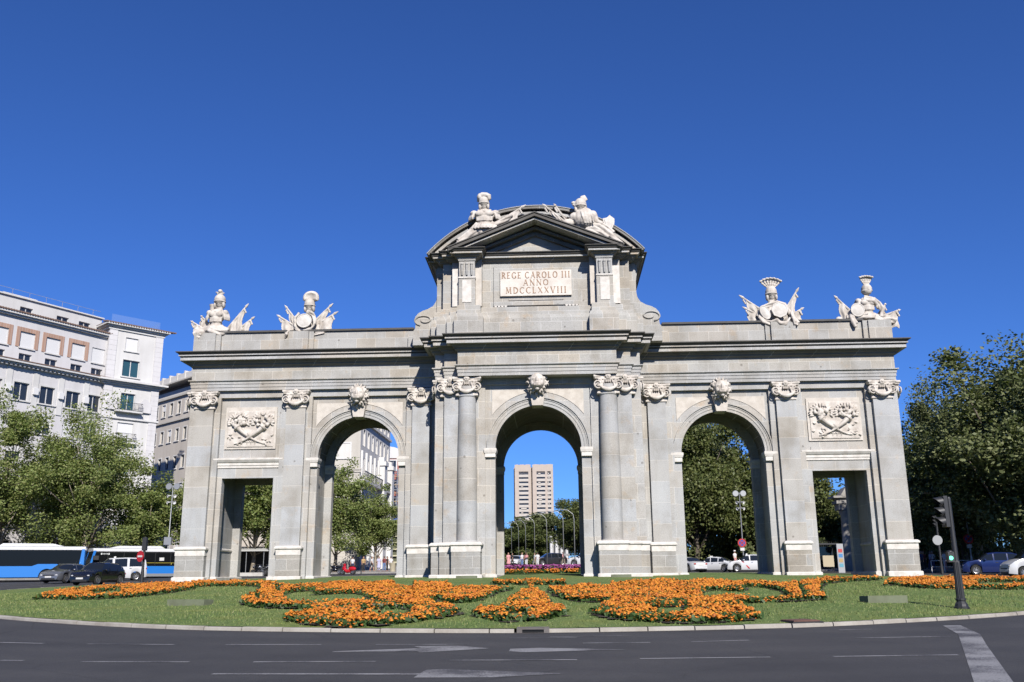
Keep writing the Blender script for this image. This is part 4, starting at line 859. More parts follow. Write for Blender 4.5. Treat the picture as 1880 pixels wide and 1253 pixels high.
BRICK = mat('brick_surround', (.42,.24,.17), .9); k = N(BRICK); br = k.n('TexBrick'); k.l(k.coord(), br.inputs['Vector']); k.inp(br, Scale=1.0, Brick_Width=.3, Row_Height=.1, Mortar_Size=.012); br.inputs['Color1'].default_value = (.34,.215,.16,1); br.inputs['Color2'].default_value = (.27,.165,.12,1); br.inputs['Mortar'].default_value = (.37,.33,.3,1); k.l(br.outputs[0], k.b.inputs['Base Color'])
TILE = mat('roof_tiles', (.20,.13,.10), .85)
def glass(name, col, rough=.08):
    m = mat(name, col, rough, 0, .6); return m
GLS = glass('window_glass', (.025,.032,.045)); GLT = glass('teal_window_glass', (.03,.085,.11)); SHUT = mat('white_roller_shutter', (.70,.70,.70), .6); k = N(SHUT); wv = k.n('TexWave', bands_direction='Z'); wv.inputs['Scale'].default_value = 5; k.l(k.coord(), wv.inputs['Vector']); k.l(k.ramp(wv.outputs['Fac'], [(.0,(.42,.42,.43)),(.35,(.55,.55,.55))]), k.b.inputs['Base Color'])
POLE_ = mat('thin_grey_rail', (.3,.3,.32), .5)
IRON = mat('black_iron', (.03,.03,.032), .5, .3)
def wall_open(m, x0, x1, z0, z1, rects, y0=0, y1=.35):      # wall with real openings, rects in rows
    zs = sorted({z0, z1} | {r[2] for r in rects} | {r[3] for r in rects})
    for a, b in zip(zs, zs[1:]):
        cut = sorted((r[0], r[1]) for r in rects if r[2] <= a+1e-6 and r[3] >= b-1e-6); x = x0
        for c, d in cut:
            if c > x+1e-6: m.box(x, c, y0, y1, a, b)
            x = max(x, d)
        if x < x1-1e-6: m.box(x, x1, y0, y1, a, b)
def window(parent, x0, x1, z0, z1, sash=W_A2, pane=GLS, shut=0.0, trim=.12, sill=True, y=0, mull=1):
    m = MB(); t = .07
    if trim:
        for a, b, c, d in ((x0-trim, x0, z0, z1+trim), (x1, x1+trim, z0, z1+trim), (x0, x1, z1, z1+trim)): m.box(a, b, y-.04, y+.02, c, d)
    if sill: m.box(x0-trim-.08, x1+trim+.08, y-.14, y+.05, z0-.13, z0)
    for a, b, c, d in ((x0, x0+t, z0, z1), (x1-t, x1, z0, z1), (x0+t, x1-t, z1-t, z1), (x0+t, x1-t, z0, z0+t)): m.box(a, b, y+.16, y+.24, c, d)
    for i in range(mull):
        xc = x0+(x1-x0)*(i+1)/(mull+1); m.box(xc-.045, xc+.045, y+.165, y+.235, z0+t, z1-t)
    w_ = m.build('window', sash, parent)
    MB().box(x0-.01, x1+.01, y+.20, y+.22, z0-.01, z1+.01).build('pane', pane, w_)
    if shut: MB().box(x0+.02, x1-.02, y+.10, y+.14, z1-(z1-z0)*shut, z1).build('shutter', SHUT, w_)
    return w_
def balcony(parent, x0, x1, z, y=-.8, h=.95):
    m = MB(); m.box(x0, x1, y, .02, z-.16, z); b = m.build('balcony', W_A2, parent); m = MB()
    for zz_ in (z+.06, z+h): m.box(x0+.03, x1-.03, y+.03, y+.06, zz_, zz_+.04); m.box(x0+.03, x0+.06, y+.06, 0, zz_, zz_+.04); m.box(x1-.06, x1-.03, y+.06, 0, zz_, zz_+.04)
    n = int((x1-x0)/.14)
    for i in range(n+1): x = x0+.045+(x1-x0-.09)*i/n; m.box(x-.012, x+.012, y+.035, y+.055, z, z+h)
    m.build('railing', IRON, b)
def bld(name, label, p0, p1):
    rz = math.atan2(p1[1]-p0[1], p1[0]-p0[0]); return thing(name, label, 'building', (p0[0], p0[1], gz(*p0)-.1), rz), math.dist(p0, p1)
# --- white apartment block on the left
A, L = bld('apartment_building', 'white apartment block with brick-framed shuttered windows and a glass-railed corner tower', (-57.3, 40.1), (-51.2, 51.4)); zb = gz(-57.3, 40.1)-.1
Z = lambda z: z-zb
cols = [2.8-3.0*i for i in range(1, 7)]+[2.8, 5.8, 8.9, 11.5]; cols.sort(); rects = []; info = []
for x in cols:
    w2 = .85
    for kind_, a, b in (('up', 25.2, 26.95), ('ter', 23.75, 24.55), ('r3', 19.5, 21.4), ('r4', 16.2, 18.1), ('r5', 12.9, 14.8), ('r6', 9.6, 11.5), ('r7', 6.3, 8.2), ('r8', 2.6, 4.9)):
        ww = .72 if kind_ == 'ter' else w2; rects.append((x-ww, x+ww, Z(a), Z(b))); info.append((kind_, x, ww, Z(a), Z(b)))
m = MB(); wall_open(m, -18, 13.1, 0, Z(29.0), rects); m.box(-18, 13.1, .5, 9, 0, Z(28.9)); m.build('wall', W_A, A)
for kind_, x, ww, a, b in info:
    if kind_ == 'up':
        w_ = window(A, x-ww, x+ww, a, b, shut=(1.0 if x > -2 else .7), trim=0)
        if x < 10:
            m = MB()
            for q in ((x-ww-.42, x-ww, a, b+.45), (x+ww, x+ww+.42, a, b+.45), (x-ww, x+ww, b, b+.45)): m.box(q[0], q[1], -.06, .02, q[2], q[3])
            m.build('brick_surround', BRICK, w_)
    else: window(A, x-ww, x+ww, a, b, trim=.22 if kind_ == 'r3' else 0, shut=.0 if kind_ in ('r3', 'ter') else random.choice((0, 0, .4, 1)))
for x in cols:                                            # flat pilaster strips and air-conditioning boxes between windows
    if x+1.5 < 12.6: MB().box(x+1.2, x+1.85, -.09, .02, Z(18.5), Z(22.9)).build('pilaster_strip', W_A2, A); MB().box(x+1.25, x+1.8, -.35, -.085, Z(20.3), Z(21.0)).build('air_conditioner', SHUT, A)
m = MB()
for z, o, h in ((23.0, .25, .2), (23.2, .55, .16), (23.36, .8, .2)): m.box(-18.2, 13.15, -o, .03, Z(z), Z(z+h)-.004)
for i in range(62): m.box(-18+.5*i, -17.78+.5*i, -.5, -.24, Z(23.02), Z(23.19))
m.build('cornice', W_A2, A); MB().box(-18.2, 13.15, -.85, -.1, Z(23.562), Z(23.66)).build('cornice_tiles', TILE, A)
m = MB(); m.box(-18.2, 13.15, -.3, .03, Z(28.4), Z(28.6)); m.box(-18.2, 13.15, -.5, .03, Z(28.604), Z(28.85)); m.build('eaves_cornice', W_A2, A)
m = MB()
for i in range(104): m.tube([(-18+.3*i, -.62, Z(28.9)), (-18+.3*i, .8, Z(29.15))], .1, 6)
m.box(-18.2, 13.15, -.55, 6, Z(28.83), Z(28.92)); m.build('roof_tiles', TILE, A)
pr = [(x-.75, x+.75, Z(29.3), Z(30.3)) for x in (-12, -8.5, -5, -1, 3.6, 8.0, 10.8)]
m = MB(); wall_open(m, -18, 13.0, Z(28.85), Z(31.2), pr, 2.2, 2.5); m.box(-18, 13.0, 2.6, 9, Z(28.85), Z(31.15)); m.box(-18.1, 13.2, 2.0, 9.1, Z(31.2), Z(31.35)); m.box(1.5, 5.5, 3.5, 6, Z(31.3), Z(31.9)); m.build('penthouse', W_A2, A)
for q in pr: window(A, *q, trim=0, sill=False, y=2.2)
m = MB()
for i in range(16): m.box(-18+2*i, -17.97+2*i, 2.6, 2.63, Z(31.3), Z(32.2))
m.box(-18, 13, 2.6, 2.63, Z(32.17), Z(32.20)); m.build('roof_railing', POLE_, A)
# corner tower of the same block, as a part set at its own angle
T = bpy.data.objects.new('corner_tower', None); C.objects.link(T); T.parent = A
dv = Vector((-46.6+51.2, 56.6-51.4)); ang = math.atan2(dv.y, dv.x)-math.atan2(11.3, 6.1); T.location = (12.35, -.45, 0); T.rotation_euler = (0, 0, ang); LT = 6.55
rc = [(2.75-.75, 2.75+.75, 27.2, 28.8, 1.0), (2.9-1.0, 2.9+1.0, 24.1, 26.1, 0), (2.9-.85, 2.9+.85, 20.1, 22.1, 0), (2.9-.95, 2.9+.95, 16.5, 18.6, .95), (2.9-.95, 2.9+.95, 12.7, 15, .3), (2.9-.9, 2.9+.9, 9, 11.2, 0), (2.9-.9, 2.9+.9, 5.5, 7.7, .6)]
m = MB(); wall_open(m, .9, LT-.9, 0, Z(30.2), [(a, b, Z(c), Z(d)) for a, b, c, d, e in rc]); m.box(.25, LT-.25, .5, 8, 0, Z(30.1)); m.box(.02, .3, .25, 8, 0, Z(30.15)); m.box(LT-.3, LT-.02, .25, 8, 0, Z(30.15)); m.build('wall', W_A2, T)
for x0 in (0, LT-.95):
    m = MB()
    for i in range(46):
        z = 3+.6*i
        if Z(z+.58) < Z(30.2): m.box(x0, x0+.95, -.10, .3, Z(z), Z(z+.575)); m.box(x0+.015, x0+.935, -.085, .3, Z(z+.575), Z(z+.6))
    m.box(x0, x0+.95, -.1, .3, 0, Z(3)); m.build('quoin_strip', W_A, T)
for i, (a, b, c, d, sh) in enumerate(rc): window(T, a, b, Z(c), Z(d), pane=GLT if i in (1, 2, 4) else GLS, shut=sh, trim=.1)
balcony(T, 1.4, 4.5, Z(19.95), -.75); balcony(T, 1.75, 4.1, Z(16.35), -.55)
for s_, xc in ((-1, .95), (1, 4.95)):
    MB().prism_y([(xc-.75, Z(20.0))]+[(xc-.75+1.5*i/8, Z(20.9)+.75*math.sin(math.pi*i/8)) for i in range(9)]+[(xc+.75, Z(20.0))], -.24, -.08).build('volute_gable', W_A, T)
m = MB()
for z, o, h in ((22.95, .25, .2), (23.15, .5, .16), (23.31, .8, .22), (29.5, .15, .3), (29.8, .35, .2), (30.0, .6, .2)): m.sweep([(0, 0), (LT, 0), (LT, 8), (0, 8)], [(o, Z(z)), (o, Z(z+h)-.004)])
m.sweep([(-.0, 0), (LT, 0), (LT, 8), (0, 8)], [(.1, Z(18.9)), (.22, Z(19.0)), (.22, Z(19.2))]); m.build('cornice', W_A2, T)
m = MB()
for i in range(28): m.tube([(-.6+.31*i, -.72, Z(30.22)), (-.6+.31*i, .6, Z(30.45))], .1, 6)
m.box(-.62, LT+.62, -.62, 7, Z(30.2), Z(30.26)); m.build('roof_tiles', TILE, T)
RAILGL = mat('railing_glass', (.5,.65,.8), .05); tb_ = RAILGL.node_tree.nodes.new('ShaderNodeBsdfTransparent'); tb_.inputs[0].default_value = (.78,.88,.97,1); mx_ = RAILGL.node_tree.nodes.new('ShaderNodeMixShader'); mx_.inputs[0].default_value = .12
RAILGL.node_tree.links.new(tb_.outputs[0], mx_.inputs[1]); RAILGL.node_tree.links.new(RAILGL.node_tree.nodes['Principled BSDF'].outputs[0], mx_.inputs[2]); RAILGL.node_tree.links.new(mx_.outputs[0], RAILGL.node_tree.nodes['Material Output'].inputs['Surface'])
m = MB(); m.box(.3, LT-.3, .5, .53, Z(30.3), Z(31.5)); m.box(LT-.33, LT-.3, .53, 6, Z(30.3), Z(31.5)); m.build('glass_railing', RAILGL, T)
# --- grey-beige block turning the corner behind it
B, L = bld('office_building', 'grey beige stone building with small paired windows behind the left end of the gate', (-58.5, 80.8), (-40.5, 64.5)); zb = gz(-58.5, 80.8)-.1
rects = [(x, x+1.0, z-zb, z+1.75-zb) for z in (23.6, 19.7, 15.8, 11.9, 8.0, 4.2) for x in [1.2+2.35*i for i in range(9)]]
m = MB(); wall_open(m, 0, L, 0, 26.3-zb, rects); m.box(0, L, .5, 12, 0, 26.2-zb); m.build('wall', W_B, B)
for r in rects: window(B, *r, trim=.13, mull=0, shut=random.choice((0, 0, .5)))
m = MB(); m.box(-.2, L+.2, -.25, .03, 22.55-zb, 22.75-zb); m.box(-.3, L+.3, -.3, .03, 26.0-zb, 26.3-zb); m.box(-1, L+.4, -1.3, 1.5, 27.75-zb, 27.95-zb); m.build('cornice', W_C, B)
MB().box(0, L, .3, 12, 26.2-zb, 27.75-zb).build('attic_storey', render_mat('brown_attic', (.22,.16,.14)), B)
m = MB(); m.box(-.3, L+.3, -.3, .3, 26.3-zb, 27.0-zb); m.box(-.5, L+.3, -.9, .0, 27.96-zb, 28.9-zb)
for i in range(11): m.box(2.3*i, 2.3*i+.35, -1.0, .1, 27.96-zb, 29.15-zb)
m.build('parapet', W_CW, B)
# --- pale block seen through the left arch: blank gable and long street front
Cb, L = bld('office_building', 'pale building in the left arch, plain gable and long white street front', (-36, 71.5), (-25.2, 71.5)); zb = gz(-36, 71.5)-.1
rects = [(7.7, 9.4, 16.5-zb, 18.5-zb), (7.7, 9.4, 10.6-zb, 12.8-zb), (3, 4.6, 16.5-zb, 18.5-zb)]
m = MB(); wall_open(m, 0, L, 0, 26-zb, rects); m.box(0, L-.6, .5, 20, 0, 25.9-zb); m.build('gable_wall', W_C, Cb)
for r in rects: window(Cb, *r, trim=.2)
m = MB(); m.box(0, L+.2, -.22, .03, 14.9-zb, 15.15-zb); m.box(0, L+.2, -.12, .03, 14.6-zb, 14.9-zb); m.box(0, L+.6, -.6, .03, 25.6-zb, 26.2-zb)
m.build('string_courses', W_C, Cb); m = MB()
for i in range(22): m.box(0, L+.08, -.06, .02, .3+.42*i, .66+.42*i); m.box(.01, L+.06, -.04, .02, .65+.42*i, .73+.42*i)
m.build('rusticated_base', W_C, Cb)
Fr = bpy.data.objects.new('street_front', None); C.objects.link(Fr); Fr.parent = Cb; Fr.location = (L, 0, 0); Fr.rotation_euler = (0, 0, math.pi/2-.01); LF = 21.5
rects = [(x, x+1.15, z-zb, z+h_-zb) for z, h_ in ((22.2, 2.0), (18.4, 2.2), (14.2, 2.6), (9.6, 2.6)) for x in [1.6+2.9*i for i in range(7)]]
m = MB(); wall_open(m, 0, LF, 0, 26-zb, rects); m.box(0, LF, .55, 9, 0, 25.8-zb); m.build('wall', W_CW, Fr)
for i, r in enumerate(rects): window(Fr, *r, trim=.16, sill=False, shut=random.choice((0, 0, 0, .4)))
m = MB()
for z, o in ((25.3, .9), (21.6, .3), (13.3, .8), (8.4, .5)): m.box(0, LF, -o, .03, z-zb, z+.35-zb)
m.build('cornice', W_CW, Fr)
for i in range(8):
    x = .4+2.9*i; MB().box(x, x+.75, -.35, .1, 0, 7.2).build('pilaster', W_A2, Fr); MB().box(x+.1, x+.65, -.28, .1, 14.0-zb, 17.6-zb).build('pilaster', W_A2, Fr)
m = MB()
for i in range(35): m.box(.3+.6*i, .42+.6*i, -.75, -.7, 13.65-zb, 14.7-zb)
m.box(0, LF, -.78, -.68, 14.7-zb, 14.8-zb); m.build('balustrade', IRON, Fr)
for x in (12.5, 18.6):
    m = MB(); m.box(x, x+1.8, -1.0, .1, 0, 17.4-zb); m.box(x-.2, x+2.0, -1.2, .1, 16.9-zb, 17.5-zb); m.box(x+.3, x+1.5, -.8, .1, 17.5-zb, 18.2-zb); m.build('turret', W_A2, Fr)
# --- red brick building with scaffolding further along the street
D, L = bld('brick_building', 'distant red brick building with a white arched gable in the left arch', (-47, 176), (-34.6, 176)); zb = gz(0, 176)-.1
DB = render_mat('red_brick_wall', (.34,.12,.10)); m = MB(); wall_open(m, 0, L, 0, 28, [(x, x+1.6, z, z+2.4) for z in (3, 7, 11, 15, 19, 24) for x in (1, 4.2, 7.3, 10)]); m.box(0, L, .5, 12, 0, 27.9); m.build('wall', DB, D)
for z in (3, 7, 11, 15, 19, 24):
    for x in (1, 4.2, 7.3, 10): window(D, x, x+1.6, z, z+2.4, trim=.3)
m = MB(); m.prism_y([(0, 24.0), (0, 28)]+[(L*i/12, 28+2.0*math.sin(math.pi*i/12)) for i in range(13)]+[(L, 24), (L-.8, 24), (L-.8, 27.0), (.8, 27.0), (.8, 24)], -.2, .05); m.build('gable', W_A2, D)
sc_f = thing('scaffolding', 'steel scaffolding with plank decks wrapped round the distant red building', 'scaffolding', (-41, 174, gz(0, 174)))
m = MB(); STEEL = mat('galvanised_steel', (.45,.46,.47), .4, .7)
for x in (-6, -3.6, -1.2, 1.2, 3.6, 6):
    for y in (0, 1): m.tube([(x, y, 0), (x, y, 24)], .09, 6)
for i in range(12):
    for y in (0, 1): m.tube([(-6, y, 2*i+1), (6, y, 2*i+1)], .07, 6)
m.build('poles', STEEL, sc_f)
m = MB()
for i in range(12): m.box(-6, 6, .05, .95, 2*i+.1, 2*i+.25)
m.build('decks', mat('plank_deck', (.42,.30,.17), .8), sc_f)
Ge, L = bld('office_building', 'far olive building with pale floor bands between the gable and the scaffolding', (-31.2, 125), (-27.2, 125))
m = MB(); m.box(0, 4.2, 0, 5, 0, 8.8); m.build('wall', render_mat('olive_cladding', (.10,.105,.06)), Ge); m = MB()
for i in range(7): m.box(-.15, 4.4, -.5, 0, .9+1.2*i, 1.15+1.2*i)
m.build('floor_bands', render_mat('pale_band', (.50,.47,.32)), Ge); MB().prism_y([(-.8, 8.8), (4.6, 8.8), (4.2, 9.5), (2, 9.9), (0, 9.6)], -.8, 4).build('roof_canopy', mat('blue_awning', (.05,.10,.32), .7), Ge)
# --- residential tower far down the avenue
E_, L = bld('residential_tower', 'tall beige twin-slab apartment tower far behind the central arch', (-29.0, 640), (.4, 640)); E_.location.z -= 4.0; zb = gz(0, 640)-.1
CON = render_mat('beige_concrete', (.47,.40,.345), .2); CON2 = render_mat('balcony_parapet', (.50,.46,.42), .15); m = MB()
m.box(1.0, 12.6, 1.2, 24, 0, 83); m.box(14.2, 29.4, 1.2, 24, 0, 83); m.box(12.4, 14.4, 3.5, 22, 0, 82); m.box(0, 1.05, 5, 22, 0, 82)
for a, b in ((.9, 4.0), (11.0, 12.7), (14.1, 17.1), (23.4, 25.2), (27.6, 29.4)): m.box(a, b, 0, 1.3, 0, 83.5)
for a, b in ((.9, 12.7), (14.1, 29.4)): m.box(a-.01, b+.01, -.02, 1.3, 78.5, 83.6)
for a, b in ((1.5, 3.2), (5, 8), (9, 12), (15, 18.5), (20, 22), (24.5, 28.5)): m.box(a, b, 1, 20, 83, 83.9)
m.build('wall', CON, E_)
for i in range(24):
    z = 75.6-3.18*i
    if z < 3: break
    for a, b in ((4.0, 11.0), (17.1, 23.4), (25.2, 27.6)):
        e = -.25*((i*7+int(a)) % 3 == 0); m = MB(); m.box(a, b, e, .25, z-1.2, z+.35); m.box(a, b, .3, 1.18, z+.3, z+.72)
        if random.random() < .45: q = random.uniform(.2, .6)*(b-a); m.box(a+(b-a)*.2, a+(b-a)*.2+q, .3, .6, z+.16, z+1.75)
        m.build('balcony', CON2, E_); MB().box(a, b, .8, 1.19, z+.7, z+1.8).build('window', GLS, E_)
Ws, L = bld('white_house', 'small white columned building glimpsed between trees in the central arch', (-.4, 152), (3.4, 152)); Ws.scale = (1, 1, .74)
m = MB(); m.box(0, 4, .6, 5, 0, 8.5); m.box(-.3, 4.3, -.3, 5, 3.4, 4.0); m.build('wall', render_mat('grey_render', (.3,.3,.3)), Ws); m = MB()
for i in range(4): m.tube([(.4+1.1*i, 0, 4), (.4+1.1*i, 0, 8.4)], .32, 8); m.ell((.4+1.1*i, 0, 8.8+.25*i), .4); m.tube([(.4+1.1*i, 0, .1), (.4+1.1*i, 0, 3.4)], .32, 8)
m.build('columns', W_A2, Ws)

# ------------------------------------------------------------------ trees
BARK = pale('plane_bark', (.30,.26,.20), .7, 1.6); BARK_D = pale('dark_bark', (.11,.09,.07), .5, 2)
LEAF_L = leaf_mat('plane_leaf', [(.095,.13,.034),(.15,.195,.056),(.205,.24,.085),(.18,.185,.066),(.125,.17,.046)], .30)
LEAF_D = leaf_mat('evergreen_leaf', [(.052,.068,.022),(.088,.106,.038),(.14,.155,.068),(.105,.118,.05)], .20)
LEAF_M = leaf_mat('park_leaf', [(.040,.055,.015),(.070,.090,.025),(.11,.125,.04),(.08,.085,.028)], .22)
def crown_pts(n, ncl, h0, h1, rx, ry, seed, spread=.15, hollow=.35, lobes=5):
    g = np.random.default_rng(seed); cz = (h0+h1)/2; rz = (h1-h0)/2
    d = g.normal(size=(ncl, 3)); d /= np.linalg.norm(d, axis=1)[:, None]; rad_ = (hollow+(1-hollow)*g.uniform(0, 1, ncl)**.6)
    a = np.arctan2(d[:,1], d[:,0]); ph = g.uniform(0, 6.28, 4)
    lob = 1+.16*np.sin(lobes*a+ph[0]+3*d[:,2])+.14*np.sin((lobes-2)*a+ph[1]-4*d[:,2])+.12*np.sin(7*d[:,2]+ph[2])
    Cc = d*(rad_*lob)[:,None]*np.array([rx, ry, rz])+np.array([0, 0, cz]); Cc[:,2] = np.maximum(Cc[:,2], h0*.8)
    wgt = g.uniform(.3, 1.6, ncl); idx = g.choice(ncl, n, p=wgt/wgt.sum()); s = spread*min(rx, rz)*g.uniform(.6, 1.3, ncl)
    P = Cc[idx]+np.clip(g.normal(size=(n, 3)), -1.7, 1.7)*s[idx][:,None]*np.array([1, 1, .75]); return Cc, P, g
def tree_mesh(seed, n, ncl, h0, h1, rx, leaf, mat_l, mat_b, trunk_r, spread=.15, hollow=.35, ry=None, tilt=.55):
    Cc, P, g = crown_pts(n, ncl, h0, h1, rx, ry or rx, seed, spread, hollow)
    s = leaf*g.uniform(.55, 1.35, n)[:,None]; U = g.normal(size=(n,3)); U[:,2] *= .6; U /= np.linalg.norm(U, axis=1)[:,None]; W = g.normal(size=(n,3)); W[:,2] += tilt; W += .35*(P-np.array([0,0,(h0+h1)/2]))/rx
    V = np.cross(U, W); V /= np.linalg.norm(V, axis=1)[:,None]
    vs = np.stack([P-U*s, P+V*s*.62-U*s*.1, P+U*s, P-V*s*.62-U*s*.1], 1).reshape(-1, 3); fs = np.arange(4*n).reshape(n, 4)
    t = MB(); lean = g.normal(0, .25, 2); top = np.array([lean[0], lean[1], h0+(h1-h0)*.55])
    t.tube([(0, 0, -.2), (.1*lean[0], .1*lean[1], .5), (.4*lean[0], .4*lean[1], h0*.7), tuple(top*.7+np.array([.1,0,.3*top[2]-.02])), tuple(top)], [trunk_r*1.4, trunk_r, trunk_r*.85, trunk_r*.5, trunk_r*.2], 9)
    for c in Cc[::max(1, len(Cc)//26)]:
        b = np.array([.4*lean[0], .4*lean[1], h0*.7])+(top-np.array([.4*lean[0], .4*lean[1], h0*.7]))*g.uniform(0, .8); mid = b*.5+c*.5+np.array([g.normal(0,.3), g.normal(0,.3), -.08*(c[2]-b[2])+g.normal(0,.2)])
        t.tube([tuple(b), tuple(mid), tuple(c)], [trunk_r*.38, trunk_r*.2, trunk_r*.05], 6)
    return (vs, fs, mat_l), (t, mat_b)
PROTO = {}
def tree(name, label, x, y, kind, sc_=(1, 1, 1), rz=0, group=None, cat='tree'):
    t = thing(name, label, cat, (x, y, gz(x, y)), rz, group); t.scale = sc_
    if kind not in PROTO:
        (vs, fs, ml), (tb, mb_) = tree_mesh(**KINDS[kind]); PROTO[kind] = (np_mesh('crown', vs, fs, ml, t), tb.build('trunk', mb_, t, True))
    else:
        for q in PROTO[kind]: c = q.copy(); C.objects.link(c); c.parent = t
    return t
KINDS = {
 'plane': dict(seed=1, n=46000, ncl=115, h0=2.6, h1=17.5, rx=6.0, leaf=.112, mat_l=LEAF_L, mat_b=BARK, trunk_r=.34, spread=.105, hollow=.25),
 'plane_b': dict(seed=2, n=43000, ncl=110, h0=2.4, h1=16, rx=5.9, leaf=.112, mat_l=LEAF_L, mat_b=BARK, trunk_r=.32, spread=.11, hollow=.25),
 'street': dict(seed=3, n=30000, ncl=100, h0=2.2, h1=12.5, rx=3.6, leaf=.13, mat_l=LEAF_L, mat_b=BARK, trunk_r=.22, spread=.17, hollow=.2),
 'big': dict(seed=4, n=88000, ncl=190, h0=2.6, h1=19.5, rx=8.2, leaf=.18, mat_l=LEAF_D, mat_b=BARK_D, trunk_r=.5, spread=.13, hollow=.35),
 'park': dict(seed=5, n=62000, ncl=150, h0=2.0, h1=18.5, rx=7.2, leaf=.20, mat_l=LEAF_M, mat_b=BARK_D, trunk_r=.42, spread=.14, hollow=.35),
 'park_b': dict(seed=6, n=36000, ncl=120, h0=1.6, h1=15, rx=6.4, leaf=.25, mat_l=LEAF_M, mat_b=BARK_D, trunk_r=.4, spread=.15, hollow=.35),
 'pine': dict(seed=8, n=16000, ncl=60, h0=8.5, h1=14.5, rx=6.0, leaf=.22, mat_l=LEAF_D, mat_b=BARK_D, trunk_r=.35, spread=.2, hollow=.3)}
GP = 'plane trees along the left pavement'; GR = 'park trees right of the gate'
tree('plane_tree', 'tall airy plane tree at the left edge, in front of the white block', -51.6, 34.5, 'plane', (1.05, 1.05, 1.04), .3, GP)
tree('plane_tree', 'airy plane tree with pale forked trunk above the two buses', -45.0, 38.0, 'plane_b', (.95, .95, 1.0), 1.9, GP)
tree('plane_tree', 'pale plane tree between the two tall ones, behind the first bus', -48.3, 40.5, 'plane_b', (.85, .85, .93), 3.7, GP)
tree('plane_tree', 'plane tree cut off by the left picture edge', -59.5, 31.5, 'plane', (1.0, 1.0, 1.0), 4.1, GP)
tree('plane_tree', 'lower plane tree left of the lamp post beside the gate', -40.4, 41.5, 'street', (1.0, 1.0, .80), .4, GP)
tree('plane_tree', 'small plane tree right behind the lamp post at the left end', -36.6, 45.0, 'street', (.82, .82, .83), 3.1, GP)
tree('plane_tree', 'bushy plane tree filling the left square opening', -32.2, 50.2, 'street', (1.15, 1.15, 1.05), 2.0, GP)
tree('plane_tree', 'leafy plane tree in the left arch, before the pale gable', -24.2, 54.7, 'street', (1.0, 1.0, 1.0), .9, GP)
tree('plane_tree', 'smaller plane tree in the left arch, before the white street front', -21.6, 66.0, 'street', (.85, .85, .78), 5.0, GP)
tree('park_tree', 'largest dark tree at the right edge, behind the traffic light', 40.5, 24.5, 'big', (1.02, 1.02, .93), .5, GR)
tree('park_tree', 'dark tree just right of the gate, its crown meeting the sky', 38.6, 37.5, 'big', (.66, .66, .84), 2.4, GR)
tree('park_tree', 'dark background tree low behind the blue car', 47.5, 46.0, 'park', (.95, .95, .80), 1.1, GR)
tree('park_tree', 'dark tree hidden behind the right pier, low at its edge', 40.0, 52.0, 'park_b', (1.0, 1.0, .80), 3.6, GR)
tree('park_tree', 'tall park tree filling the left half of the right arch', 17.5, 61.5, 'park', (.82, .82, 1.0), .2, GR)
tree('park_tree', 'lower park tree at the right side of the right arch', 25.2, 66.8, 'park_b', (.82, .82, 1.0), 1.7, GR)
tree('park_tree', 'darker tree standing behind the others in the right arch', 20.0, 78, 'big', (.7, .7, 1.12), 4.0, GR)
tree('park_tree', 'sunny green tree in the right square opening', 30.4, 61.1, 'park_b', (.62, .62, .76), 2.9, GR)
tree('park_tree', 'low tree behind the stone gateway in the right opening', 36.5, 72, 'park_b', (.7, .7, .62), 5.2, GR)
GA = 'avenue trees seen through the central arch'
tree('avenue_tree', 'rust-tinged avenue tree at left of the central arch', -21.5, 345, 'park_b', (2.3, 2.0, 1.15), .6, GA)
tree('avenue_tree', 'low avenue tree furthest left in the central arch', -33, 352, 'park_b', (2.2, 2.0, 1.05), 2.2, GA)
tree('umbrella_pine', 'dark round-topped pine in front of the far tower', -7.0, 350, 'pine', (2.3, 2.3, 1.65), 1.0, GA)
tree('avenue_tree', 'tall green avenue tree at the right of the central arch', 6.0, 100, 'park', (.72, .72, .62), 3.4, GA)
tree('avenue_tree', 'dark avenue tree between the lamps in the central arch', -9, 340, 'park_b', (2.3, 2.0, 1.2), 4.4, GA)
tree('avenue_tree', 'tree beside the small white columned building', 9.0, 160, 'park', (.9, .9, .78), 5.5, GA)
g_ = np.random.default_rng(31)
def shrubs(name, x0, x1, y, h, n, m_):
    P = np.column_stack([g_.uniform(x0, x1, n), y+g_.normal(0, 1.2, n), np.zeros(n)]); P[:,2] = [gz(a, b) for a, b in P[:,:2]]; P[:,2] += g_.uniform(0, 1, n)*h*(.75+.25*np.sin(P[:,0]*.7)+.12*np.sin(P[:,0]*2.3))
    tag(np_mesh(name, *leaf_cloud(P, .3), m_), kind='stuff')
shrubs('park_shrubs', 22, 90, 57, 3.4, 16000, LEAF_D); shrubs('park_undergrowth', 9, 60, 82, 6.5, 16000, LEAF_D); shrubs('avenue_hedge', -30, 30, 235, 6, 9000, LEAF_M)
# ------------------------------------------------------------------ vehicles
def paint_mat(name, col, metal=0.0, rough=.22):
    m = mat(name, col, rough, metal, .5); b = m.node_tree.nodes['Principled BSDF']; b.inputs['Coat Weight'].default_value = .6; b.inputs['Coat Roughness'].default_value = .06
    return m
TYRE = mat('tyre_rubber', (.018,.018,.018), .9); RIM = mat('alloy_rim', (.38,.38,.39), .35, .8); CARGL = glass('car_glass', (.012,.015,.018), .04); PLASTIC = mat('black_plastic', (.02,.02,.021), .6)
HEADL = mat('headlight_lens', (.45,.46,.47), .25, 0, .5); TAILL = mat('tail_light_lens', (.35,.015,.012), .2); PLATE = mat('number_plate', (.6,.6,.58), .5); CHROME = mat('chrome', (.6,.6,.62), .2, 1.0)
def lerp_keys(keys, x):
    for (a, p), (b, q) in zip(keys, keys[1:]):
        if a <= x <= b: u = (x-a)/(b-a); u = u*u*(3-2*u)*.35+u*.65; return p+(q-p)*u
    return keys[0][1] if x < keys[0][0] else keys[-1][1]
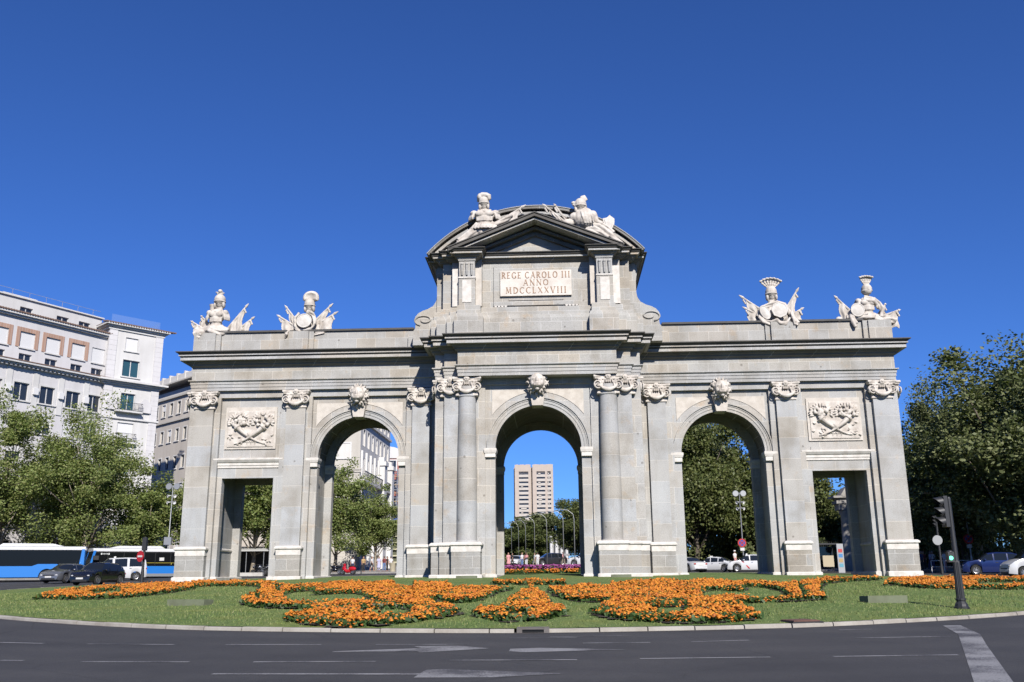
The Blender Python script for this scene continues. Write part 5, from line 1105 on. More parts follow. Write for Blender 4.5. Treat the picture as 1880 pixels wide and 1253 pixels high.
def wheel(parent, x, y, r, s, wd=.2, rim=RIM):
    m = MB(); m.lathe([(r*.62, -.5*wd), (r*.93, -.5*wd), (r, -.3*wd), (r, .3*wd), (r*.93, .5*wd), (r*.62, .5*wd), (r*.6, 0)], (x, y, r), 28, 'y'); w_ = m.build('wheel', TYRE, parent, True, 40)
    m = MB(); yo = y+s*wd*.42
    m.lathe([(r*.64, 0), (r*.64, s*-.06), (r*.56, s*-.05), (r*.54, s*.02)], (x, yo, r), 24, 'y'); m.lathe([(0, -s*.05), (r*.16, -s*.045), (r*.18, s*.02)], (x, yo, r), 12, 'y')
    for i in range(7):
        a = 2*math.pi*i/7; d = Vector((math.cos(a), 0, math.sin(a))); m.obox(Vector((x, yo+s*.03, r))+d*r*.36, d, (0, 1, 0), d.cross(Vector((0, 1, 0))), r*.22, .015, r*.075)
    m.build('rim', rim, w_, True, 40); MB().lathe([(0, s*.0), (r*.58, 0)], (x, yo+s*-.0-s*.055, r), 16, 'y').build('brake_well', PLASTIC, w_)
    return w_
def car(label, loc, heading, col, top, belt, L=4.3, W=1.78, wr=.32, ax=(.78, -.0), glass_x=(0, 0), cat='car', group='cars round the square', name='parked_car', rim=RIM, side=(0, 0), pillars=(), stripe=False, taxi=False, cladding=False):
    # x runs forward from the tail (0) to the nose (L); top = roofline keys, belt = window line keys
    t = thing(name, label, cat, loc, math.atan2(heading[1], heading[0]), group)
    xs = sorted(set([L*i/52 for i in range(53)]+[k_[0] for k_ in top])); xa, xb = ax[0], L-ax[1]; R_ = wr+.06; hw = W/2
    def zb(x):
        z = .20+.06*max(0, (x-L+.5)/.5)+.08*max(0, (.5-x)/.5)
        for c in (xa, xb):
            if abs(x-c) < R_: z = max(z, wr+math.sqrt(R_*R_-(x-c)**2)*1.02)
        return z
    xs = sorted(set(xs+[c+R_*q for c in (xa, xb) for q in (-1.001, -.97, -.85, -.6, -.3, 0, .3, .6, .85, .97, 1.001)]))
    rings = []
    for x in xs:
        zt = lerp_keys(top, x); bl = min(lerp_keys(belt, x), zt-.03); e = min(x, L-x); w_ = hw*(1-.16*max(0, 1-e/.55)**2.2); tum = max(0, zt-bl); wr_ = w_-.05-.30*min(tum, .62); z0 = zb(x); zm = min(z0+.22, bl-.14) if z0 < bl-.25 else (z0+bl)/2-.02
        z0 = min(z0, bl-.06); zm = max(zm, z0+.02)
        half = [(0, z0), (w_*.9, z0), (w_*.985, zm), (w_, (zm+bl)/2+.04), (w_*.975, bl), (wr_+.04, zt-.09 if tum > .15 else max(bl+.004, zt-.02)), (wr_*.86, zt-.015), (wr_*.45, zt+.012), (0, zt+.018)]
        rings.append([(x-L/2, y, z) for y, z in half]+[(x-L/2, -y, z) for y, z in half[-2:0:-1]])
    n = len(rings[0]); B, G = MB(), MB(); fB, fG = [], []
    for i in range(len(xs)-1):
        xm = (xs[i]+xs[i+1])/2; slope = (lerp_keys(top, xs[i+1])-lerp_keys(top, xs[i]))/(xs[i+1]-xs[i]+1e-9)
        for j in range(n):
            f_ = (i*n+j, i*n+(j+1)%n, (i+1)*n+(j+1)%n, (i+1)*n+j); jj = j if j < 8 else n-1-j
            g_ = False
            if jj == 4 and side[0] < xm < side[1] and not any(abs(xm-p) < .055 for p in pillars): g_ = True
            if jj in (5, 6, 7) and (glass_x[0] < xm < glass_x[1] or glass_x[2] < xm < glass_x[3]): g_ = True
            (fG if g_ else fB).append(f_)
    vs = [p for r in rings for p in r]; fB += [tuple(range(n-1, -1, -1)), tuple((len(xs)-1)*n+j for j in range(n))]
    B.add(vs, fB); b = B.build('body', col, t, True, 40)
    G.add(vs, fG); g = G.build('windows', CARGL, t, True, 40)
    bm = bmesh.new(); bm.from_mesh(g.data); bmesh.ops.delete(bm, geom=[v for v in bm.verts if not v.link_faces], context='VERTS'); bm.to_mesh(g.data); bm.free()
    if cladding: pass
    MB().box(-L/2+.25, L/2-.25, -hw*.86, hw*.86, .17, .42).build('underbody', PLASTIC, t)
    for x in (xa, xb):
        for s in (-1, 1): wheel(t, x-L/2, s*(hw-.12), wr, s, .2, rim)
    zn = lerp_keys(top, L-.12); zh = min(lerp_keys(belt, L-.3), zn)-.12
    for s in (-1, 1):
        m = MB(); m.ell((L/2-.17, s*(hw-.33), zh), (.14, .21, .085), (0, 0, s*-.45), 12, 8); m.build('headlight', HEADL, t, True)
        zr = lerp_keys(belt, .1)-.12; m = MB(); m.ell((-L/2+.09, s*(hw-.27), zr), (.10, .20, .09), (0, 0, s*.4), 12, 8); m.build('tail_light', TAILL, t, True)
        xm = side[1]-.35-L/2; m = MB(); m.ell((xm, s*(hw+.07), lerp_keys(belt, side[1]-.4)+.07), (.09, .11, .075), n=10, m=7); m.build('wing_mirror', col, t, True)
        m = MB()
        for p in pillars[:2]: m.box(p-L/2-.28, p-L/2-.10, s*(hw-.012), s*(hw+.012), lerp_keys(belt, p)-.16, lerp_keys(belt, p)-.125)
        m.build('door_handle', PLASTIC if not taxi else CHROME, t)
    MB().box(L/2-.05, L/2+.012, -.26, .26, .40, .51).build('number_plate', PLATE, t); MB().box(-L/2-.012, -L/2+.05, -.26, .26, zr-.16, zr-.05).build('number_plate', PLATE, t)
    m = MB(); m.box(L/2-.12, L/2+.008, -hw*.62, hw*.62, .24, .37); m.box(L/2-.14, L/2-.0, -hw*.5, hw*.5, .54, .62); m.build('grille', PLASTIC, t)
    MB().box(-L/2-.006, -L/2+.1, -hw*.75, hw*.75, .26, .36).build('rear_bumper_insert', PLASTIC, t)
    if taxi: m = MB(); m.prism_x([(-.28, 0), (.28, 0), (.22, .13), (-.22, .13)], -.07, .07); m.v = [(x+L*.05, y, z+lerp_keys(top, L*.55)) for x, y, z in m.v]; m.build('taxi_sign', PLATE, t)
    if stripe:
        for s in (-1, 1):
            y0 = s*(hw+.004); z1, z0_ = lerp_keys(belt, 2.6)-.02, .33; m = MB(); m.add([(L*.66-L/2, y0*.985, z1), (L*.66-L/2+.16, y0*.985, z1), (L*.66-L/2-.48, y0*.992, z0_), (L*.66-L/2-.64, y0*.992, z0_)], [(0, 1, 2, 3)])
            m.add([(p[0], p[1]-s*.02, p[2]) for p in m.v], [(3, 2, 1, 0)]); m.build('red_stripe', mat('taxi_stripe_red', (.45,.02,.02), .4), t)
    return t
HATCH = dict(top=[(0,.62),(.06,.86),(.22,1.02),(.42,1.30),(.75,1.46),(1.7,1.53),(2.45,1.50),(3.15,1.00),(3.75,.90),(4.05,.72),(4.12,.55)], belt=[(0,.86),(.5,.96),(3.1,.93),(4.12,.75)], L=4.12, W=1.76, wr=.33, ax=(.70,.80), glass_x=(.20,.62,2.5,3.14), side=(.62,3.0), pillars=(1.15,2.05))
SEDAN = dict(top=[(0,.62),(.05,.92),(.55,1.00),(1.25,1.36),(1.95,1.44),(2.65,1.42),(3.45,.96),(4.15,.84),(4.5,.66),(4.58,.5)], belt=[(0,.90),(1.0,.94),(3.4,.90),(4.58,.70)], L=4.58, W=1.80, wr=.33, ax=(.95,.90), glass_x=(.60,1.28,2.70,3.42), side=(.95,3.25), pillars=(1.55,2.35))
COUPE = dict(SEDAN, top=[(0,.60),(.06,.95),(.3,1.05),(.75,1.28),(1.5,1.43),(2.4,1.42),(3.25,.96),(3.95,.86),(4.28,.68),(4.36,.5)], belt=[(0,.93),(1.0,.95),(3.2,.91),(4.36,.72)], L=4.36, ax=(.80,.92), glass_x=(.28,.78,2.5,3.22), side=(.75,3.05), pillars=(1.35,2.2))
SUV = dict(HATCH, top=[(0,.65),(.06,.98),(.22,1.10),(.50,1.45),(.95,1.60),(1.9,1.64),(2.6,1.58),(3.35,1.10),(4.0,1.0),(4.3,.80),(4.4,.55)], belt=[(0,.98),(.5,1.05),(3.3,1.03),(4.4,.85)], L=4.4, W=1.84, wr=.36, ax=(.80,.88), glass_x=(.22,.55,2.65,3.33), side=(.7,3.2), pillars=(1.3,2.25))
VAN = dict(HATCH, top=[(0,.75),(.04,1.2),(.12,1.70),(.35,1.84),(1.6,1.88),(3.0,1.82),(3.75,1.20),(4.2,1.05),(4.5,.85),(4.6,.55)], belt=[(0,1.08),(.4,1.14),(3.6,1.10),(4.6,.85)], L=4.6, W=1.86, wr=.34, ax=(.85,.90), glass_x=(.03,.13,3.05,3.74), side=(.45,3.55), pillars=(1.5,2.65))
WHITEP = paint_mat('white_car_paint', (.62,.63,.65)); BLACKP = paint_mat('black_car_paint', (.008,.008,.010)); GREYP = paint_mat('grey_car_paint', (.17,.18,.20), .4); BLUEP = paint_mat('navy_car_paint', (.012,.025,.11)); DARKP = paint_mat('charcoal_car_paint', (.025,.026,.03))
def P3(x, y): return (x, y, gz(x, y)+.01)
car('black hatchback on the left, driving round the lawn before the grey car', P3(-30.9, 12.6), (-.14, -.99), BLACKP, **HATCH)
car('silver grey hatchback with a dark grille between the black car and the first bus', P3(-36.7, 19.4), (-.13, -.99), GREYP, **COUPE)
car('white taxi van hidden behind the black car, in front of the second bus', P3(-36.1, 26.4), (-.86, -.5), WHITEP, taxi=True, name='taxi_van', cat='van', **VAN)
car('white saloon taxi at the left of the right arch, seen from behind', P3(13.2, 39.4), (-.52, .85), WHITEP, taxi=True, name='taxi', cat='taxi', **SEDAN)
car('middle white taxi in the right arch, its dark rear window turned our way', P3(16.6, 43.4), (-.86, .51), WHITEP, taxi=True, name='taxi', cat='taxi', **SEDAN)
car('white taxi with a red diagonal stripe at the right of the right arch', P3(19.7, 41.6), (-.99, .05), WHITEP, stripe=True, taxi=True, name='taxi', cat='taxi', **SUV)
car('dark blue car parked right of the traffic light', P3(33.4, 20.3), (-.97, .24), BLUEP, **SUV)
car('white van cut off by the right picture edge', P3(32.9, 12.4), (-.99, .05), WHITEP, name='delivery_van', cat='van', **VAN)
car('charcoal car behind the purple flower bed in the central arch', (.1, 75, gz(0, 75)+.45), (-.93, -.3), DARKP, **SUV)
car('white hatchback at the right of the central arch, behind the purple bed', (4.6, 67.5, gz(0, 67)+.45), (-.96, .2), WHITEP, **SUV)
car('small white car far off among pedestrians in the central arch', (-5.4, 97, gz(0, 97)+.3), (-.2, -.98), WHITEP, **HATCH)
# buses
BUSB = paint_mat('bus_blue', (.015,.17,.55), 0, .35); BUSW = paint_mat('bus_white', (.66,.67,.68), 0, .35); BUSG = mat('bus_grey_skirt', (.20,.21,.22), .5); SEAT = mat('bus_seat_blue', (.03,.09,.25), .8); YEL = mat('yellow_handrail', (.5,.42,.05), .5)
BUSGL = mat('tinted_bus_glass', (.008,.009,.010), .12, 0, .22)
def bus(label, p0, p1, slant=True, advert=False):
    dx, dy = p1[0]-p0[0], p1[1]-p0[1]; L = 12.0; d = Vector((dx, dy)).normalized(); t = thing('city_bus', label, 'bus', (p0[0], p0[1], gz(*p0)+.0), math.atan2(d.y, d.x), 'blue and white city buses'); t.scale = (1, 1, .94); t.location.z -= .06
    W = 2.5; ax = (2.75, 8.85); R_ = .60                 # local x from p0 end, y into the bus (0 = visible side)
    def lower(y):
        P = [(.06, .38)]
        for c in ax: P += [(c-R_, .38)]+[(c+R_*math.cos(rad(180-180*i/12)), .38+(R_+.12)*math.sin(rad(180-180*i/12))) for i in range(1, 12)]+[(c+R_, .38)]
        P += [(L-.06, .38), (L, .6), (L, 1.32)]
        for c in (ax[1], ax[0]): P += [(c+1.15, 1.32), (c+.7, 1.5), (c-.7, 1.5), (c-1.15, 1.32)]
        return P+[(0, 1.32), (0, .6)]
    m = MB(); m.prism_y(lower(0), 0, .1); m.prism_y(lower(0), W-.1, W); m.box(0, .1, .1, W-.1, .4, 1.32); m.box(L-.1, L, .1, W-.1, .4, 1.32); m.build('lower_body', BUSB, t)
    m = MB(); cuts = sorted([(c-R_-.02, c+R_+.02) for c in ax]); x = .1
    for a, b in cuts+[(L-.1, L)]: m.box(x, a, -.012, .05, .32, .60); x = b
    m.build('grey_skirt', BUSG, t); MB().box(.2, L-.2, .15, W-.15, .35, 1.3).build('floor', PLASTIC, t)
    for c in ax:
        for y, s in ((.16, -1), (W-.16, 1)): wheel(t, c, y, .49, s, .28)
    m = MB(); m.box(.05, L-.05, .015, .055, 1.33, 2.72); m.box(.05, L-.05, W-.055, W-.015, 1.33, 2.72); m.box(L-.07, L-.03, .1, W-.1, 1.33, 2.72); m.build('side_windows', BUSGL, t)
    e_ = .30 if slant else .02
    m = MB(); m.prism_y([(.02, .85), (.02, 1.5), (e_, 2.74), (e_+.06, 2.74), (.1, 1.5), (.1, .85)], .1, W-.1); m.build('windscreen', BUSGL, t)
    m = MB()
    for y in (-.006, W-.1): m.prism_y([(0, .6), (0, 1.4), (e_-.02, 2.78), (e_+.20, 2.78), (.36 if not slant else .16, 1.4), (.16, .6)], y, y+.11)
    m.box(L-.32, L+.01, -.012, .12, 1.3, 2.8); m.build('corner_frame', BUSB, t)
    m = MB(); m.prism_x([(.0, 2.72), (-.005, 2.86), (.12, 2.99), (.5, 3.04), (W-.5, 3.04), (W-.12, 2.99), (W+.005, 2.86), (W, 2.72)], e_-.06, L); m.prism_y([(1.6, 3.03), (2.5, 3.26), (6.2, 3.28), (6.6, 3.03)], .25, W-.25); m.build('roof', BUSW, t)
    m = MB()
    for i in range(6): m.obox((.95+.13*i, .008, 2.48), (1, 0, 0), (0, 1, 0), (0, 0, 1), .05 if i in (0, 5) else .035, .008, .085 if i in (0, 5) else .05)
    m.build('destination_display', mat('display_white', (.6,.62,.6), .5), t)
    m = MB()
    for x in (6.1, 10.6): m.box(x, x+.42, .005, .02, 1.85, 2.15)
    m.build('window_notice', PLATE, t)
    m = MB()
    m.box(4.6, 10.9, .008, .018, 1.62, 1.65); 
    for x in (4.6, 7.2, 9.9): m.box(x, x+.04, .008, .018, 1.45, 1.62)
    m.build('handrail', YEL, t); m = MB(); m.box(.4, L-.4, .004, .016, 2.62, 2.66)
    for x in (1.5, 2.9, 4.3, 5.7, 7.1, 8.5, 9.9, 11.2): m.box(x, x+.03, .002, .017, 1.36, 2.62)
    m.build('window_divider', PLASTIC, t); MB().box(.25, .7, -.25, -.02, 1.9, 2.3).build('wing_mirror', PLASTIC, t)
    if advert:
        m = MB(); m.box(5.3, 9.0-1.2, -.008, .02, .66, 1.28); ad = m.build('advert_panel', None or mat('advert_cyan', (.03,.30,.62), .4), t)
        m = MB(); m.box(8.0-.9, 7.7, -.012, .0, .98, 1.02); m.prism_y([(5.9, .92), (6.2, 1.05), (6.6, 1.13), (7.0, 1.05), (7.3, .92)], -.014, -.004); m.box(6.2, 7.0, -.014, -.004, .82, .87); m.box(6.35, 6.85, -.014, -.004, .74, .78); m.build('advert_lettering', mat('advert_pale', (.30,.55,.70), .4), ad)
        m = MB()
        for i in range(7): q = 9.6+.2*i; m.box(q, q+.11, -.012, .0, .80, 1.06 if i % 2 else 1.0)
        m.build('advert_purple', mat('advert_violet', (.28,.10,.50), .4), ad)
    return t
bus('blue and white bus at the left edge with an advert on its flank', (-39.7, 28.1), (-46.8, 25.0), False, True)
bus('second blue and white bus, its flank running behind the gate', (-41.3, 32.0), (-34.9, 36.8), True)
# motorcycles and the red scooter
def motorbike(label, loc, rz, col, scooter=False):
    t = thing('scooter' if scooter else 'motorcycle', label, 'motorcycle', loc, rz, 'motorcycles parked on the left pavement'); r = .27 if scooter else .31
    for x in (-.62, .66): wheel(t, x, 0, r, 1, .13); 
    m = MB()
    if scooter: m.ell((-.45, 0, .58), (.48, .2, .24)); m.tube([(-.2, 0, .38), (.2, 0, .32), (.45, 0, .5), (.52, 0, .95)], [.17, .16, .14, .13], 8, flat=1.2); m.ell((.60, 0, .62), (.16, .14, .2)); m.ell((.5, 0, 1.0), (.14, .24, .12))
    else: m.ell((.1, 0, .78), (.34, .17, .16)); m.ell((.0, 0, .48), (.3, .18, .2)); m.tube([(-.85, 0, .82), (-.3, 0, .68), (.2, 0, .7)], [.06, .13, .1], 8); m.ell((.52, 0, .88), (.13, .15, .14)); m.tube([(-.1, -.16, .35), (-.8, -.18, .42)], .06, 8)
    fuse(m, 'bodywork', col, t, .03, 1, .4); m = MB(); m.ell((-.35, 0, .86), (.42, .16, .07)); m.build('seat', PLASTIC, t, True)
    m = MB(); m.tube([(.45, -.36, 1.05), (.48, -.12, 1.12), (.48, .12, 1.12), (.45, .36, 1.05)], .022, 6); m.build('handlebar', PLASTIC, t, True)
    for s in (-1, 1): MB().tube([(.66, s*.08, r), (.46, s*.08, 1.05)], .025, 6).build('fork', CHROME, t, True)
    MB().ell((.66, 0, .86), .09).build('headlight', HEADL, t, True); return t
RED = paint_mat('scooter_red', (.48,.012,.02))
motorbike('black motorcycle nearest the left jamb in the left square opening', P3(-29.6, 43.8), 2.6, BLACKP)
motorbike('grey motorcycle second from the left in the left square opening', P3(-28.7, 42.6), 2.4, GREYP)
motorbike('black motorcycle at the right side of the left square opening', P3(-28.0, 43.4), 2.7, BLACKP)
motorbike('dark motorcycle left of the red scooter in the left arch', P3(-22.3, 46.6), 2.9, BLACKP)
motorbike('bright red scooter parked in the left arch', P3(-20.6, 45.6), 2.75, RED, True)
# ------------------------------------------------------------------ street furniture
POST = mat('black_post_paint', (.028,.029,.032), .5, .2); POLE = mat('galvanised_pole', (.36,.37,.38), .45, .6); CONC = pale('mossy_concrete', (.14,.16,.10), .4, 3); LENS = mat('dark_lens', (.012,.012,.012), .15)
SIGNW = mat('sign_white', (.6,.6,.6), .5); SIGNR = mat('sign_red', (.42,.015,.02), .45); SIGNB = mat('sign_blue', (.03,.05,.30), .45)
GREENL = mat('green_signal', (.05,.5,.3), .3); b_ = GREENL.node_tree.nodes['Principled BSDF']; b_.inputs['Emission Color'].default_value = (.15,1,.55,1); b_.inputs['Emission Strength'].default_value = 1.6
def signal_head(parent, c, face, n=3, r=.115):
    f_ = Vector((face[0], face[1], 0)).normalized(); sd = Vector((-f_.y, f_.x, 0)); h = .275; c = Vector(c)
    m = MB(); m.obox(c, sd, f_, (0, 0, 1), r+.012, .055, h*n/2+.02); hd = m.build('signal_head', POST, parent)
    for i in range(n):
        z = (n-1)/2*h-i*h; q = c+Vector((0, 0, z))+f_*.055; m = MB()
        for k_ in range(2):
            rr = r+.012*k_; N_ = 14
            for j in range(N_+1):
                a = rad(-25+230*j/N_); p = sd*math.cos(a)*rr+Vector((0, 0, math.sin(a)*rr)); L_ = .05+.21*max(0, math.sin(a)*.62+.38); m.v += [tuple(q+p), tuple(q+p*.92+f_*L_-Vector((0, 0, .02)))]
            b = k_*2*(N_+1); m.f += [(b+2*j, b+2*j+1, b+2*j+3, b+2*j+2) for j in range(N_)]
        m.m = [0]*len(m.f); m.build('visor', POST, hd, True)
        m = MB(); m.v = [tuple(q+f_*.006+sd*math.cos(a)*r*.9+Vector((0, 0, math.sin(a)*r*.9))) for a in [2*math.pi*j/16 for j in range(16)]]; m.f = [tuple(range(16))]; m.m = [0]; m.build('lens', LENS, hd)
    return hd
def disc(parent, name, c, face, r, mat_, th=.02, n=28, ry=None):
    f_ = Vector((face[0], face[1], 0)).normalized(); sd = Vector((-f_.y, f_.x, 0)); c = Vector(c); ring = [sd*math.cos(2*math.pi*j/n)*r+Vector((0, 0, math.sin(2*math.pi*j/n)*(ry or r))) for j in range(n)]
    m = MB(); m.add([tuple(c+p) for p in ring]+[tuple(c+p-f_*th) for p in ring], [tuple(range(n)), tuple(range(2*n-1, n-1, -1))]+[(j, n+j, n+(j+1)%n, (j+1)%n) for j in range(n)]); return m.build(name, mat_, parent)
def bar_on(parent, name, c, face, hw, hh, ang, mat_, th=.012):
    f_ = Vector((face[0], face[1], 0)).normalized(); sd = Vector((-f_.y, f_.x, 0)); u = sd*math.cos(ang)+Vector((0, 0, math.sin(ang))); v = f_.cross(u); m = MB(); m.obox(c, u, v, f_, hw, hh, th); return m.build(name, mat_, parent)
# the near traffic light
tx, ty = 12.01, -25.2
t = thing('traffic_light', 'black traffic light on the lawn at the right, three hooded lamps turned left', 'traffic light', (tx, ty, lawn(tx, ty)-.01), 0, 'traffic lights round the square')
m = MB(); m.lathe([(.21, 0), (.21, .05), (.18, .07), (.17, .13), (.125, .19), (.125, .22), (.14, .235), (.14, .27), (.118, .29)], (0, 0, 0), 10)
pr = [(.112, .29), (.10, .9), (.09, 1.25), (.075, 1.3), (.062, 2.15), (.058, 3.02), (.04, 3.06), (0, 3.07)]
for (r0, z0), (r1, z1) in zip(pr, pr[1:]):
    vs = []
    for r, z in ((r0, z0), (r1, z1)):
        for j in range(32): q = r*(1-.10*(j % 2)*(z < 1.28)); vs.append((q*math.cos(2*math.pi*j/32), q*math.sin(2*math.pi*j/32), z))
    m.add(vs, [(j, (j+1) % 32, 32+(j+1) % 32, 32+j) for j in range(32)])
m.build('post', POST, t)
signal_head(t, (-.13, .05, 2.66), (-.93, -.10), 3, .12)
hd = bpy.data.objects.new('pedestrian_signal', None); C.objects.link(hd); hd.parent = t
m = MB(); m.obox((-.17, -.06, 1.40), (1, 0, 0), (0, 1, 0), (0, 0, 1), .085, .08, .14); m.ell((-.17, -.06, 1.53), (.09, .09, .06)); m.build('housing', POST, hd, True, 40); disc(hd, 'lens', (-.185, -.146, 1.37), (-.15, -1), .055, GREENL)
# far right traffic light with the back of a round sign
f_ = (31.1, 24.0); t = thing('traffic_light', 'slim far traffic light at the right with the grey back of a round sign', 'traffic light', (*f_, gz(*f_)+.0), 0, 'traffic lights round the square')
m = MB(); m.lathe([(.13, 0), (.12, .3), (.09, .9), (.085, 4.5), (0, 4.52)], (0, 0, 0), 10); m.build('post', POST, t, True, 40); signal_head(t, (-.12, -.05, 4.1), (-.9, -.4)); disc(t, 'sign_back', (-.12, -.14, 2.62), (0, -1), .38, mat('sign_back_grey', (.30,.31,.32), .5))
# left traffic light carrying a no-entry sign
f_ = (-30.7, 19.2); t = thing('traffic_light', 'left traffic light with a red no-entry sign, before the second bus', 'traffic light', (*f_, gz(*f_)), 0, 'traffic lights round the square')
m = MB(); m.lathe([(.14, 0), (.13, .6), (.10, 1.0), (.09, 3.4), (0, 3.42)], (0, 0, 0), 10); m.build('post', POST, t, True, 40)
m = MB(); m.box(-.16, .16, -.16, .14, 2.38, 3.35); m.build('signal_head', POST, t); s_ = disc(t, 'no_entry_sign', (-.20, -.22, 1.95), (-.5, -.87), .42, SIGNR); bar_on(s_, 'white_bar', (-.20-.01, -.22-.018, 1.95), (-.5, -.87), .26, .07, 0, SIGNW)
# poles with ring lamps and loudspeakers
def lamp_pole(label, x, y, h, sign=True, lean=0, box=False):
    t = thing('loudspeaker_pole', label, 'pole', (x, y, gz(x, y)+.1), 0, 'grey poles with ring lamps and loudspeakers')
    m = MB(); m.lathe([(.10, 0), (.09, 1.2), (.06, 1.3), (.05, h), (0, h+.02)], (0, 0, 0), 8); m.build('pole', POLE, t, True, 40)
    for s in (-1, 1):
        m = MB(); m.lathe([(.14, -.05), (.30, -.07), (.34, 0), (.30, .08), (.16, .08)], (s*.40, 0, h-.1), 20, 'y'); m.box(s*.40-.02, s*.40+.02, -.05, .05, h-.14, h-.06); m.box(min(0, s*.2), max(0, s*.2), -.03, .03, h-.14, h-.08); l_ = m.build('ring_lamp', POLE, t, True, 45); MB().lathe([(0, .02), (.16, .02)], (s*.40, 0, h-.1), 14, 'y').build('lens', LENS, l_)
        for z in (h-.98, h-1.62):
            m = MB(); m.lathe([(.03, 0), (.05, .14), (.10, .28), (.18, .36), (.17, .37), (.08, .29)], (0, 0, 0), 14); M_ = Matrix.Translation((s*.10, -.02, z)) @ Euler((rad(12), s*rad(105), s*rad(-28))).to_matrix().to_4x4(); m.xf(M_); m.build('loudspeaker', SIGNW, t, True, 45)
    if box: MB().box(-.42, .30, -.15, .15, 3.0, 3.75).build('control_box', POLE, t)
    if sign:
        f = (-.05, -1); s_ = disc(t, 'no_stopping_sign', (-.08, -.12, 2.75), f, .44, SIGNR); disc(s_, 'blue_field', (-.08, -.135, 2.75), f, .31, SIGNB)
        for a in (.785, -.785): bar_on(s_, 'red_bar', (-.08, -.148, 2.75), f, .34, .045, a, SIGNR, .006)
        MB().box(-.30, .14, -.13, -.10, 1.95, 2.25).build('plate', SIGNW, t)
    return t
lamp_pole('grey pole with two ring lamps left of the gate, among plane trees', -37.2, 39.3, 8.8, False, box=True)
lamp_pole('grey pole with ring lamps and a no-stopping sign in the right arch', 20.55, 48.5, 8.0)
lamp_pole('grey pole with a no-stopping sign between traffic light and blue car', 38.3, 35.3, 7.2)
# avenue lamps, hooked arms
def avenue_lamp(label, x, y, h, z=None):
    t = thing('street_lamp', label, 'street lamp', (x, y, gz(x, y)), 0, 'hooked street lamps along the avenue'); m = MB()
    m.tube([(0, 0, 0), (0, 0, h*.84), (-.05*h*.3, 0, h*.92), (-.6, 0, h*.985), (-1.3, 0, h), (-2.0, 0, h*.975)], [.065, .042, .038, .034, .03, .028], 6); m.build('post', POLE, t, True)
    m = MB(); m.ell((-2.3, 0, h*.966), (.38, .12, .07)); m.build('lantern', POLE, t, True); return t
for lab, x, y, zt in (('nearest hooked lamp, rightmost in the central arch', 2.75, 42.0, 7.3), ('second nearest hooked lamp in the central arch', 1.75, 52.7, 7.9), ('third nearest hooked lamp in the central arch', -.25, 72.7, 8.9), ('fourth nearest hooked lamp, before the small white building', -2.4, 97.6, 10.0),
                      ('fifth hooked lamp from the right in the central arch', -4.9, 132.6, 11.6), ('sixth hooked lamp from the right in the central arch', -7.4, 162, 13.0), ('seventh hooked lamp from the right in the central arch', -10.6, 197, 14.9), ('eighth hooked lamp from the right in the central arch', -15.6, 247, 17.5), ('farthest hooked lamp, leftmost in the central arch', -23.0, 327, 21.0)): avenue_lamp(lab, x, y, zt-gz(x, y))
# floodlight boxes on the lawn
def flood_box(label, x, y, rz, L, d, h):
    t = thing('floodlight_box', label, 'floodlight box', (x, y, lawn(x, y)-.02), rz, 'concrete floodlight boxes in the grass')
    m = MB(); q = .07; m.box(-L/2, L/2, -d/2, -d/2+q, 0, h); m.box(-L/2, L/2, d/2-q, d/2, 0, h*.9); m.box(-L/2, -L/2+q, -d/2+q, d/2-q, 0, h*.95); m.box(L/2-q, L/2, -d/2+q, d/2-q, 0, h*.95); m.build('casing', CONC, t); MB().box(-L/2+q, L/2-q, -d/2+q, d/2-q, .02, h*.55).build('lamp', LENS, t)
flood_box('low concrete floodlight box alone on the grass at the right', 10.5, -23.4, .2, 1.25, .5, .22); flood_box('low mossy floodlight box alone on the grass at the left', -10.7, -22.6, -.25, 1.35, .5, .20); flood_box('floodlight box inside the left marigold scroll', -3.85, -25.6, -.15, 1.0, .45, .16)
flood_box('small green floodlight box at the foot of the left column', -3.7, -4.1, 0, 1.05, .35, .16); flood_box('small green floodlight box at the foot of the right column', 4.1, -4.1, 0, 1.0, .35, .16)
# hatch and drain
RUST = pale('rusty_plate', (.13,.062,.045), .5, 4)
hx, hy = 6.42, -29.42; t = thing('access_hatch', 'rust brown square access hatch in the grass beside the kerb', 'hatch', (hx, hy, lawn(hx, hy)), 0)
pl = [(6.08, -29.30), (6.26, -29.86), (6.92, -29.62), (6.72, -28.95)]; m = MB(); m.sweep([(x-hx, y-hy) for x, y in pl], [(0, -.05), (0, .035), (-.03, .045)]); m.build('lid', RUST, t); MB().sweep([(x-hx, y-hy) for x, y in pl], [(.06, -.05), (.06, .012)]).build('frame', PLASTIC, t)
dx_ = .28; R_ = edge_r(-1.5632); zr = road(dx_, -R_); t = thing('storm_drain', 'grey stone storm drain with a dark slot set into the kerb', 'drain', (dx_, -R_, zr), 0)
DR = pale('drain_stone', (.13,.12,.115), .5, 3); m = MB(); m.box(-.36, .36, .06, .42, -.1, .115); m.box(-.36, -.24, -.01, .06, -.1, .10); m.box(.24, .36, -.01, .06, -.1, .10); m.box(-.24, .24, .0, .06, .075, .108); m.build('inlet_block', DR, t); MB().box(-.24, .24, .045, .058, -.02, .074).build('slot', LENS, t)
